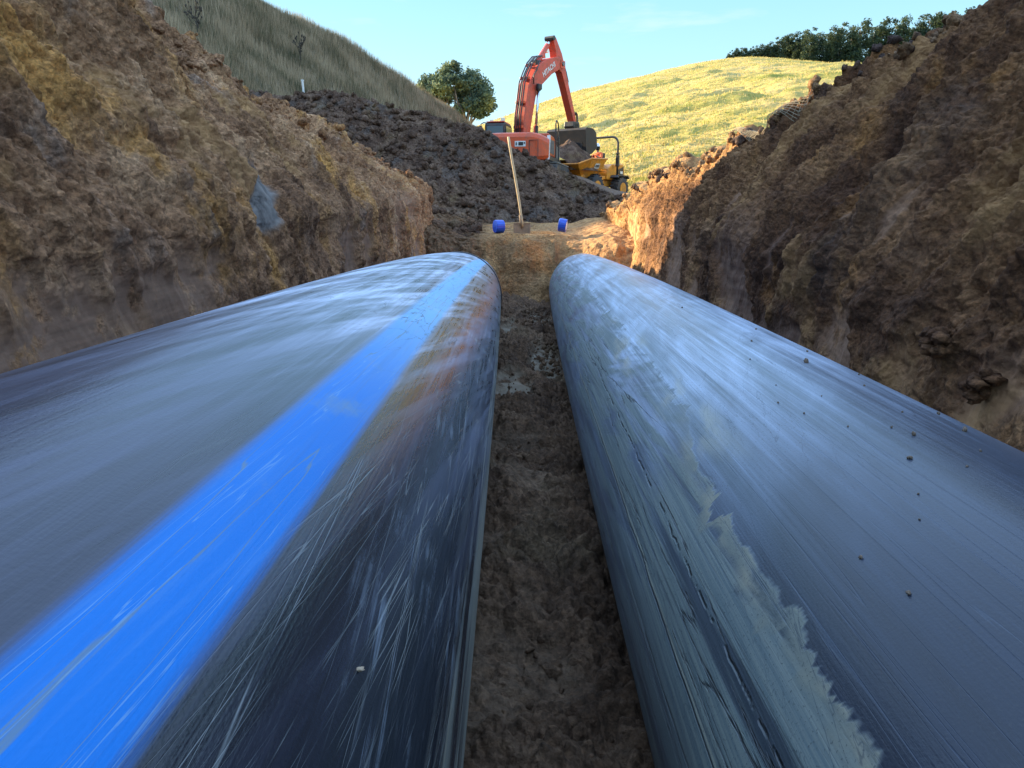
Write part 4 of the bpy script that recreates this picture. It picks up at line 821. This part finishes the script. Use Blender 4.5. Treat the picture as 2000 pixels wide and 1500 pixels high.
# roll bar
pts = [(-1.22, -.86, 1.2), (-1.22, -.86, 2.75)] + [(-1.22, -.86 + .34 - .34 * math.cos(t), 2.78 + .34 * math.sin(t)) for t in np.linspace(.15, math.pi / 2, 6)] + [(-1.22, .86 - .34 + .34 * math.sin(t), 2.78 + .34 * math.cos(t)) for t in np.linspace(0, math.pi / 2 - .15, 6)] + [(-1.22, .86, 2.75), (-1.22, .86, 1.2)]
MB().tube(pts, .055, 10).build('roll_bar', M_black, DU, 0, True)
for y in (-.86, .86): MB().box((-1.22, y, 1.95), (.16, .16, .55)).box((-1.22, y, 2.3), (.2, .13, .1)).build('roll_bar_clamp', M_black, DU, .02)
# skip: hopper wide at the rim, narrow at the floor, with a spout lip forward
rim = [(-.05, -1.12, 1.95), (-.05, 1.12, 1.95), (1.55, 1.18, 1.88), (2.35, .92, 1.62), (2.35, -.92, 1.62), (1.55, -1.18, 1.88)]
flo = [(.35, -.75, 1.05), (.35, .75, 1.05), (1.2, .78, 1.05), (1.6, .62, 1.08), (1.6, -.62, 1.08), (1.2, -.78, 1.05)]
rim = [(p[0] + .35, p[1], p[2]) for p in rim]; flo = [(p[0] + .35, p[1], p[2]) for p in flo]
m = MB(); inn = [(p[0] + (.05 if i < 2 else -.05 if i in (3, 4) else 0), p[1] * .955, p[2]) for i, p in enumerate(rim)]; infl = [(p[0] * .98 + .03, p[1] * .95, p[2] + .05) for p in flo]
m._add(rim + flo + inn + infl, [(i, (i + 1) % 6, (i + 1) % 6 + 6, i + 6) for i in range(6)] + [(11, 10, 9, 8, 7, 6)] + [(i + 12, i + 18, (i + 1) % 6 + 18, (i + 1) % 6 + 12) for i in range(6)] + [tuple(range(18, 24))] + [(i, i + 12, (i + 1) % 6 + 12, (i + 1) % 6) for i in range(6)])
SK = m.build('skip', M_yellow, DU)
m = MB()
for i in range(6):
    p, q = Vector(rim[i]), Vector(rim[(i + 1) % 6]); m.tube([p, q], .045, 6)
m.build('skip_rim', M_yellow, SK)
n_ = (Vector(rim[2]) - Vector(rim[1])).cross(Vector(flo[1]) - Vector(rim[1])).normalized()
if n_.y < 0: n_ = -n_
cc = (Vector(rim[1]) + Vector(rim[2]) + Vector(flo[1]) + Vector(flo[2])) / 4
xd = -(Vector(rim[2]) - Vector(rim[1])).normalized(); yd = n_.cross(xd)
def decal(w0, h0, lift, mat, name, par, dx=0, dy=0):
    M_ = Matrix((xd, yd, n_)).transposed().to_4x4(); M_.translation = cc + n_ * lift + xd * dx + yd * dy; mm = MB(); x, y = w0 / 2, h0 / 2
    mm._add([(-x, -y, 0), (x, -y, 0), (x, y, 0), (-x, y, 0), (-x, -y, .01), (x, -y, .01), (x, y, .01), (-x, y, .01)], [(0, 3, 2, 1), (4, 5, 6, 7), (0, 1, 5, 4), (1, 2, 6, 5), (2, 3, 7, 6), (3, 0, 4, 7)], M_); return mm.build(name, mat, par)
dk = decal(.46, .24, .012, M_white, 'badge', SK, 0, .12)
for i, dx in enumerate((-.15, -.05, .05, .15)): decal(.055, .13, .025, M_black, 'badge_mark', dk, dx, .12)
# heaped soil in the skip
Xs = np.linspace(.34, 2.62, 60); Ys = np.linspace(-1.1, 1.1, 60); Xg, Yg = np.meshgrid(Xs, Ys, indexing='ij'); S = np.stack([Xg, Yg, 0 * Xg], -1)
rr = np.sqrt(((Xg - 1.45) / 1.25) ** 2 + ((Yg + .35) / 1.15) ** 2); Z = 1.86 + .98 * np.clip(1 - rr, 0, 1) ** .8 - .5 * sstep(1.0, 1.25, rr) + (fbm(S, 2.2, 3, 3) * .09 + clods(S, 5, 3) * .08) * (1 - sstep(.9, 1.1, rr)); sx = np.clip(1 - .18 * sstep(1.65, 2.65, Xg), .7, 1); 
o = grid('soil_load', np.stack([Xg, Yg * sx, Z], -1), M_mound, attrs=dict(smooth=0 * Z, tone=.3 + 0 * Z, grey=0 * Z, orange=0 * Z)); o.location = DU.location; o.scale = DU.scale; o.rotation_euler = DU.rotation_euler
props(o, 'heap of dark soil filling the skip of the dumper', 'soil heap')

# ------------------------------------------------------------------ driver
def skin_body(name, joints, edges, radii, mat, parent=None, sub=1, root=0):
    me = bpy.data.meshes.new(name); me.from_pydata(joints, edges, []); o = bpy.data.objects.new(name, me); col.objects.link(o)
    sk = o.modifiers.new('skin', 'SKIN'); sk.use_smooth_shade = True
    for i, r in enumerate(radii): me.skin_vertices[0].data[i].radius = (r, r) if not isinstance(r, tuple) else r
    me.skin_vertices[0].data[root].use_root = True
    o.modifiers.new('sub', 'SUBSURF').render_levels = sub; o.modifiers['sub'].levels = sub
    bpy.context.view_layer.update(); dg = bpy.context.evaluated_depsgraph_get(); m2 = bpy.data.meshes.new_from_object(o.evaluated_get(dg)); o.modifiers.clear(); o.data = m2; m2.materials.clear(); m2.materials.append(mat)
    m2.polygons.foreach_set('use_smooth', [True] * len(m2.polygons))
    if parent: o.parent = parent
    return o
n = N('skin'); M_skin = n.done((.42, .24, .17), .55)
n = N('navy_cloth'); M_navy = n.done((.02, .025, .05), .9)
n = N('safety_orange_cloth'); M_hivis = n.done((.85, .17, .06), .85, n.bump(n.noise(n.coord(), 18, 4), .02))
n = N('helmet_plastic'); M_helmet = n.done((.85, .86, .88), .3)
n = N('dark_hair'); M_hair = n.done((.03, .025, .02), .8)
J = [(-.70, 0, 1.72), (-.74, 0, 1.90), (-.76, 0, 2.12), (-.74, 0, 2.25), (-.70, 0, 2.34), (-.68, 0, 2.46), (-.68, 0, 2.56),   # pelvis..neck..crown
     (-.76, .20, 2.20), (-.62, .27, 1.95), (-.38, .17, 2.02), (-.29, .14, 2.04), (-.76, -.20, 2.20), (-.62, -.27, 1.95), (-.38, -.17, 2.02), (-.29, -.14, 2.04),
     (-.68, .11, 1.71), (-.28, .15, 1.72), (-.20, .15, 1.35), (-.08, .15, 1.30), (-.68, -.11, 1.71), (-.28, -.15, 1.72), (-.20, -.15, 1.35), (-.08, -.15, 1.30)]
E_ = [(0, 1), (1, 2), (2, 3), (3, 4), (4, 5), (5, 6), (2, 7), (7, 8), (8, 9), (9, 10), (2, 11), (11, 12), (12, 13), (13, 14), (0, 15), (15, 16), (16, 17), (17, 18), (0, 19), (19, 20), (20, 21), (21, 22)]
Rd = [.15, .14, .15, .07, .058, .095, .085, .075, .052, .038, .03, .075, .052, .038, .03, .09, .075, .055, .045, .09, .075, .055, .045]
PE = skin_body('person', J, E_, Rd, M_skin); PE.location = DU.location + Vector((0, 0, .22)); PE.scale = (1.08,) * 3; PE.rotation_euler = DU.rotation_euler
props(PE, 'person in a white helmet and orange work shirt sitting on the dumper', 'person')
V = [(-.70, 0, 1.78), (-.74, 0, 1.92), (-.76, 0, 2.10), (-.76, 0, 2.21), (-.76, .20, 2.19), (-.62, .27, 1.96), (-.50, .22, 1.99), (-.76, -.20, 2.19), (-.62, -.27, 1.96), (-.50, -.22, 1.99)]
skin_body('shirt', V, [(0, 1), (1, 2), (2, 3), (2, 4), (4, 5), (5, 6), (2, 7), (7, 8), (8, 9)], [.17, .165, .175, .10, .095, .072, .06, .095, .072, .06], M_hivis, PE)
skin_body('trousers', [(-.70, 0, 1.70), (-.68, .11, 1.70), (-.28, .15, 1.72), (-.20, .15, 1.40), (-.68, -.11, 1.70), (-.28, -.15, 1.72), (-.20, -.15, 1.40)], [(0, 1), (1, 2), (2, 3), (0, 4), (4, 5), (5, 6)], [.165, .11, .092, .07, .11, .092, .07], M_navy, PE)
MB().lathe([(.001, .155), (.06, .145), (.105, .10), (.125, .04), (.13, 0), (.165, -.012), (.165, -.022), (.12, -.02), (.001, -.01)], (-.67, 0, 2.56), 'z', 20).build('helmet', M_helmet, PE, 0, True)
MB().lathe([(.06, .03), (.115, .0), (.118, -.09), (.09, -.17), (.05, -.2)], (-.715, 0, 2.53), 'z', 16).build('hair', M_hair, PE, 0, True)
MB().tube([(-.575, 0, 2.50), (-.548, 0, 2.45), (-.575, 0, 2.435)], .016, 6).build('nose', M_skin, PE, 0, True)
for y in (-.035, .035): MB().lathe([(.004, -.008), (.012, 0), (.004, .008)], (-.583, y, 2.50), 'x', 8).build('eye', M_hair, PE)
for sy in (-1, 1):     # gloved fingers closed over the steering wheel rim
    for k in range(5):
        x = -.30 - .018 * k; MB().tube([(x, sy * .14, 2.045), (x + .02, sy * .17, 2.06), (x + .025, sy * .185, 2.035), (x + .01, sy * .175, 2.01)], [.011, .010, .009, .007], 6).build('finger', M_skin, PE, 0, True)

# ------------------------------------------------------------------ shovel stood upright in the bench
SH = thing('shovel', 'long wooden handled square shovel standing upright in the sandy bench', 'shovel', (0.155, 11.72, -.39))
hp = [Vector((0.01, .02, .17)).lerp(Vector((-.205, .30, 1.52)), t) + Vector((.006 * math.sin(t * 5), 0, 0)) for t in np.linspace(0, 1, 12)]
MB().tube(hp, [.016, .018] + [.0195] * 8 + [.021, .019], 12).build('handle', M_wood, SH, 0, True)
V = []; nx, nzz = 13, 13
for i in range(nx):
    for j in range(nzz):
        u = -1 + 2 * i / (nx - 1); v = j / (nzz - 1); x = u * (.125 + .008 * v); z = -.10 + .32 * v - .018 * max(0, abs(u) - .35) * (v > .9)
        V.append((x, .035 * (1 - u * u) * .9 + .045 * v * v - .015, z))
V = np.array(V).reshape(nx, nzz, 3); bl_ = grid('blade', V, M_blade, parent=SH); sm_ = bl_.modifiers.new('solid', 'SOLIDIFY'); sm_.thickness = .004
MB().tube([(-.003, .055, .08), (0, .050, .17), (-.005, .03, .19), (-.028, .055, .34)], [.008, .022, .023, .022], 10).build('socket', M_blade, SH, 0, True)
MB().tube([(-.13, .03, .215), (-.035, .045, .222)], .007, 6).build('foot_tread', M_blade, SH); MB().tube([(.035, .045, .222), (.13, .03, .215)], .007, 6).build('foot_tread', M_blade, SH)

# ------------------------------------------------------------------ blue tape rolls on the bench
n = N('blue_tape'); M_tape = n.done(n.mix(n.rng(n.noise(n.coord((1, 60, 60)), 2, 3), .4, .6), (.008, .04, .34), (.02, .10, .62)), .25)
n = N('pale_paper'); M_paper = n.done((.70, .72, .74), .6)
def roll(name, loc, rz, tilt, r, wd, lab):
    t = thing(name, lab, 'tape roll', loc, rz, 'blue rolls of tape on the sandy bench')
    A = Matrix.Rotation(tilt, 4, 'Y')
    m = MB().lathe([(r * .55, -wd / 2), (r * .96, -wd / 2), (r, -wd / 2 + .006), (r, wd / 2 - .006), (r * .96, wd / 2), (r * .55, wd / 2)], (0, 0, 0), 'x', 40); m.bm.transform(Matrix.Translation((0, 0, r)) @ A); m.build('wound_tape', M_tape, t, 0, False)
    m = MB().lathe([(r * .3, -wd / 2 - .002), (r * .62, -wd / 2 - .002), (r * .62, wd / 2 + .002), (r * .3, wd / 2 + .002)], (0, 0, 0), 'x', 32); m.bm.transform(Matrix.Translation((0, 0, r)) @ A); m.build('core', M_paper, t)
    m = MB().lathe([(r * .64, -wd / 2 - .0035), (r * .94, -wd / 2 - .0035), (r * .94, -wd / 2 - .0008), (r * .64, -wd / 2 - .0008)], (0, 0, 0), 'x', 32); m.bm.transform(Matrix.Translation((0, 0, r)) @ A); m.build('side_face', M_paper if 'right' in lab else M_tape, t)
roll('tape_roll', (-.20, 11.55, -.315), R(24), 0, .098, .13, 'glossy blue tape roll on edge, left of the shovel')
roll('tape_roll', (.775, 11.55, -.30), R(-12), R(9), .10, .115, 'blue tape roll with a pale side face, right of the shovel')

# white peg on top of the spoil heap
PG = MB().tube([(-5.4 * .99, 20.2, 2.85), (-5.42 * .99, 20.2, 3.27)], .028, 8).box((-5.42 * .99, 20.2, 3.28), (.06, .06, .03)).build('survey_peg', M_white); props(PG, 'thin white peg standing on the crest of the dark heap', 'peg')

# ------------------------------------------------------------------ dead thistles on the left hill
n = N('dead_stem'); M_stem = n.done((.05, .04, .03), .9)
def thistle(x, y, z, h, sd, lab):
    r_ = random.Random(sd); t = thing('dead_thistle', lab, 'weed', (x, y, z), 0, 'dead thistles on the left hillside'); m = MB(); hd = m
    m.tube([(0, 0, -.2), (.02, 0, h * .5), (0, .02, h)], [.018, .014, .008], 5)
    for k in range(9):
        z0 = h * (.35 + .06 * k); a_ = r_.random() * 6.28; L_ = h * (.28 + .15 * r_.random()); e = (math.cos(a_) * L_ * .6, math.sin(a_) * L_ * .6, z0 + L_ * .7)
        m.tube([(0, 0, z0), (e[0] * .6, e[1] * .6, z0 + L_ * .25), e], [.009, .007, .005], 4); hd.lathe([(.01, -.03), (.032, -.01), (.03, .02), (.01, .04)], e, 'z', 6)
        for q in range(2):
            e2 = (e[0] + r_.uniform(-.12, .12), e[1] + r_.uniform(-.12, .12), e[2] - .05 + r_.random() * .2); m.tube([(e[0] * .6, e[1] * .6, z0 + L_ * .25), e2], .007, 4); hd.lathe([(.01, -.02), (.026, -.01), (.022, .02), (.01, .035)], e2, 'z', 6)
    m.build('stem', M_stem, t)
def hill_at(P, x, y):
    d = (P[..., 0] - x) ** 2 + (P[..., 1] - y) ** 2; k = np.unravel_index(np.argmin(d), d.shape); return P[k]
for i, (x, y, lab) in enumerate(((-9.02, 22.9, 'dead branched thistle nearer the top of the left bank'), (-7.76, 29.1, 'dead branched thistle lower on the slope above the dark heap'))):
    q = hill_at(HL, x, y); thistle(q[0], q[1], q[2], .95, i + 3, lab)

# ------------------------------------------------------------------ trees
n = N('bark'); M_bark = n.done(n.mix(n.rng(n.noise(n.coord((1, 1, .2)), 6, 5), .4, .6), (.10, .075, .055), (.26, .22, .18)), .9)
def leaf_mat(name, stops): return blade_mat(name, stops)
M_gum = leaf_mat('gum_leaves', [(0, (.075, .115, .085)), (.5, (.14, .19, .12)), (1, (.27, .30, .14))])
M_pine = leaf_mat('pine_needles', [(0, (.022, .042, .026)), (.5, (.045, .07, .038)), (1, (.09, .115, .05))])
def leaf_cloud(name, blobs, nleaf, size, mat, parent, seed, droop=.0, clump=.34):
    rg = np.random.default_rng(seed); C, tw = [], []
    wts = np.array([b[3] ** 2 for b in blobs]); wts = wts / wts.sum()
    for b, wq in zip(blobs, wts):
        k = max(8, int(nleaf * wq)); d = rg.normal(size=(k, 3)); d /= np.linalg.norm(d, axis=1, keepdims=True); rad = b[3] * (.45 + .6 * rg.random(k) ** .6)
        sub = rg.normal(size=(max(3, k // 28), 3)); sub /= np.linalg.norm(sub, axis=1, keepdims=True)
        ix = rg.integers(0, len(sub), k); d = d * clump + sub[ix] * (1.1 - clump)
        C.append(np.array(b[:3]) + d * rad[:, None] * [1, 1, b[4] if len(b) > 4 else .8] - [0, 0, 1] * (droop * rg.random(k)[:, None]))
    C = np.concatenate(C); n = len(C); a = rg.normal(size=(n, 3)); a /= np.linalg.norm(a, axis=1, keepdims=True); b_ = np.cross(a, rg.normal(size=(n, 3))); b_ /= np.linalg.norm(b_, axis=1, keepdims=True); s = size * (.6 + .9 * rg.random(n))[:, None]
    return tri_cloud(name, C, a * s, b_ * s * .5, mat, parent, np.clip(.5 + .9 * vnoise(C * .6, seed) + .2 * rg.normal(size=n), 0, 1))
# spreading gum tree behind the end of the left hill
GT = thing('gum_tree', 'spreading gum tree with clumped crown between the left hill and the excavator', 'tree', (-6.5, 82, 6.0))
def limb(m, p, q, r0, r1, seed):
    r_ = random.Random(seed); P = [Vector(p).lerp(Vector(q), t) + Vector((r_.uniform(-.15, .15), r_.uniform(-.15, .15), r_.uniform(-.05, .05))) * (0 < t < 1) for t in (0, .3, .6, 1)]; m.tube(P, [r0, r0 * .8 + r1 * .2, (r0 + r1) / 2, r1], 7)
K = 82 / 1444.
def gp(px, py, dy=0): return ((px - 888) * K * 1.0 + 0, dy, (413 - py) * K - 6.0)       # layout of the clumps, metres in the tree's own frame
bl2 = [(*gp(880, 158, .3), 1.0, .7), (*gp(898, 152, -.2), .8, .6), (*gp(862, 176, .5), 1.1, .8), (*gp(846, 182, 0), 1.0, .8), (*gp(838, 190, .4), .7, .8), (*gp(870, 190, -1), 1.2, .8), (*gp(893, 176, -.8), 1.0, .55), (*gp(915, 172, .6), 1.2, .8), (*gp(930, 178, -.4), 1.35, .9), (*gp(944, 190, .4), 1.3, .9), (*gp(925, 200, 1.0), 1.3, .9), (*gp(950, 205, -.5), 1.2, .9), (*gp(958, 218, .2), 1.0, .8), (*gp(935, 218, -.9), 1.2, .7), (*gp(912, 218, .6), 1.0, .6), (*gp(862, 203, .3), 1.1, .8), (*gp(850, 205, -.4), .9, .9), (*gp(880, 208, .9), .7, .9), (*gp(905, 228, 0), .9, .6), (*gp(940, 232, .3), 1.1, .5), (*gp(872, 222, 0), .8, .8)]
bl2 += [(*gp(902, 192, .4), .95, .8), (*gp(893, 200, -.5), .6, .8)]
m = MB(); limb(m, (1.8, 0, -3), (1.6, 0, 2.0), .34, .26, 1)
for i, b in enumerate(bl2):
    if i % 2 == 0 or i in (7, 9, 11): limb(m, (1.6, 0, .8 + .12 * i), (b[0] * .92 + .1, b[1], b[2] - .1), .15, .04, i)
limb(m, (1.7, 0, .5), (-1.2, .2, 3.6), .2, .08, 44); m.build('trunk', M_bark, GT, 0, True)
leaf_cloud('crown', [(b[0], b[1], b[2], b[3] * 1.08, b[4]) for b in bl2], 19000, .15, M_gum, GT, 5, .35)
# row of pines along the top of the right hill
def pine_proto(seed, h):
    r_ = random.Random(seed); m = MB(); m.tube([(0, 0, -1.5), (.1, 0, h * .45), (.05, .1, h * .9)], [.32, .22, .06], 7)
    B = []
    for k in range(15):
        t = .10 + .88 * k / 14; wv = h * .25 * (1.15 - .60 * t) * (.75 + .5 * r_.random()); a_ = r_.random() * 6.28; rr = wv * .6
        B.append((math.cos(a_) * rr, math.sin(a_) * rr, h * t, wv * .85, .62))
        if k < 12: B.append((-math.cos(a_ + .8) * rr, -math.sin(a_ + .8) * rr, h * (t + .02), wv * .75, .62))
    for b in B[::2]: m.tube([(0, 0, b[2] - .5), b[:3]], [.07, .03], 5)
    return m, B
protos = []
for q in range(5):
    m, B = pine_proto(20 + q, 12.0); T = thing('pine_tree', 'pine', 'tree', (0, 0, 0)); a_ = m.build('trunk', M_bark, T, 0, True); b_ = leaf_cloud('crown', B, 4600, .27, M_pine, T, 30 + q, .1, .62); protos.append((T, a_, b_))
rowp = []
def sight(px, py, D): cx, cy = (px - 1000) / 1444, (750 - py) / 1444; c_, s_ = math.cos(R(13.1)), math.sin(R(13.1)); k = D / (c_ + cy * s_); return (cx * k, D, (cy * c_ - s_) * k)      # lays the row out along the ridge
px = 1424.0
while px < 1960:
    t = (px - 1424) / 520; hpx = np.interp(px, [1424, 1440, 1500, 1560, 1620, 1700, 1780, 1860, 1950], [14, 20, 26, 46, 54, 74, 86, 92, 98]) * random.uniform(.80, 1.12)
    D = 144 + 3 * math.sin(px * .7); base = np.interp(px, [1424, 1550, 1740, 1950], [114, 108, 114, 122])
    rowp.append((px, base, D, hpx)); px += max(9, hpx * random.uniform(.24, .36))
words = ['leftmost and smallest pine on the hilltop', 'second pine from the left end of the hilltop row', 'third pine from the left end of the hilltop row', 'fourth pine from the left end of the hilltop row', 'fifth pine from the left end of the hilltop row']
for i, (px, base, D, hpx) in enumerate(rowp):
    T, a_, b_ = protos[i % 5]
    if i < 5: t = T
    else:
        t = T.copy(); col.objects.link(t)
        for ch in (a_, b_): c = ch.copy(); col.objects.link(c); c.parent = t
    q = sight(px, base - hpx, D); zb = hill_at(HR, q[0], D)[2] - .2; s = (q[2] - zb) / 12.2; t.location = (q[0], D, zb); t.scale = (s * .92, s * .92, s); t.rotation_euler = (0, 0, random.random() * 6)
    lab = words[i] if i < 5 else 'tall dark pine in the dense row along the top of the sunlit hill'
    props(t, lab, 'tree', 'pines along the top of the sunlit hill')
# fence along the hill crest: posts and two wires
FN = thing('wire_fence', 'low wire fence with pale posts in front of the hilltop pines', 'fence', (49.6, 141.5, 25.3)); ws = []
for px in range(1500, 1800, 24):
    q = hill_at(HR, (px - 1000) * 141 / 1444, 141.5); p = Vector(q) - Vector(FN.location)
    MB().tube([p + Vector((0, 0, -.3)), p + Vector((0, 0, 1.25))], .07, 6).build('fence_post', M_white if px % 48 else M_wood, FN); ws.append(p)
MB().tube([p + Vector((0, 0, 1.1)) for p in ws], .012, 4).tube([p + Vector((0, 0, .6)) for p in ws], .012, 4).build('fence_wire', M_grey, FN)

# ------------------------------------------------------------------ torn mesh netting draped over the right crest
def netting():
    iy = np.linspace(int(np.argmin(np.abs(PR[:, 440, 1] - 5.95))), int(np.argmin(np.abs(PR[:, 440, 1] - 7.1))), 60).astype(int)
    G = np.stack([PR[iy, np.linspace(405 + 25 * (k / 59.), 470, 14).astype(int)] for k in range(1)] , 0) if False else np.stack([PR[i0, np.linspace(395 + 45 * k / 59., 468, 14).astype(int)] for k, i0 in enumerate(iy)], 1)
    for _ in range(14): G[1:-1, 1:-1] = (G[:-2, 1:-1] + G[2:, 1:-1] + G[1:-1, :-2] + G[1:-1, 2:]) / 4
    G = G + np.array([-.035, 0, .045])
    m = MB(); nv, nu = G.shape[:2]
    for i in range(nv): m.tube([G[i, j] for j in range(0, nu, 2)], .0022, 4)
    for j in range(0, nu, 2): m.tube([G[i, j] for i in range(0, nv, 2)], .002, 4)
    n = N('net_cord'); o = m.build('netting', n.done((.33, .27, .18), .8)); props(o, 'torn pale netting draped over the crest of the right bank', 'netting')
netting()
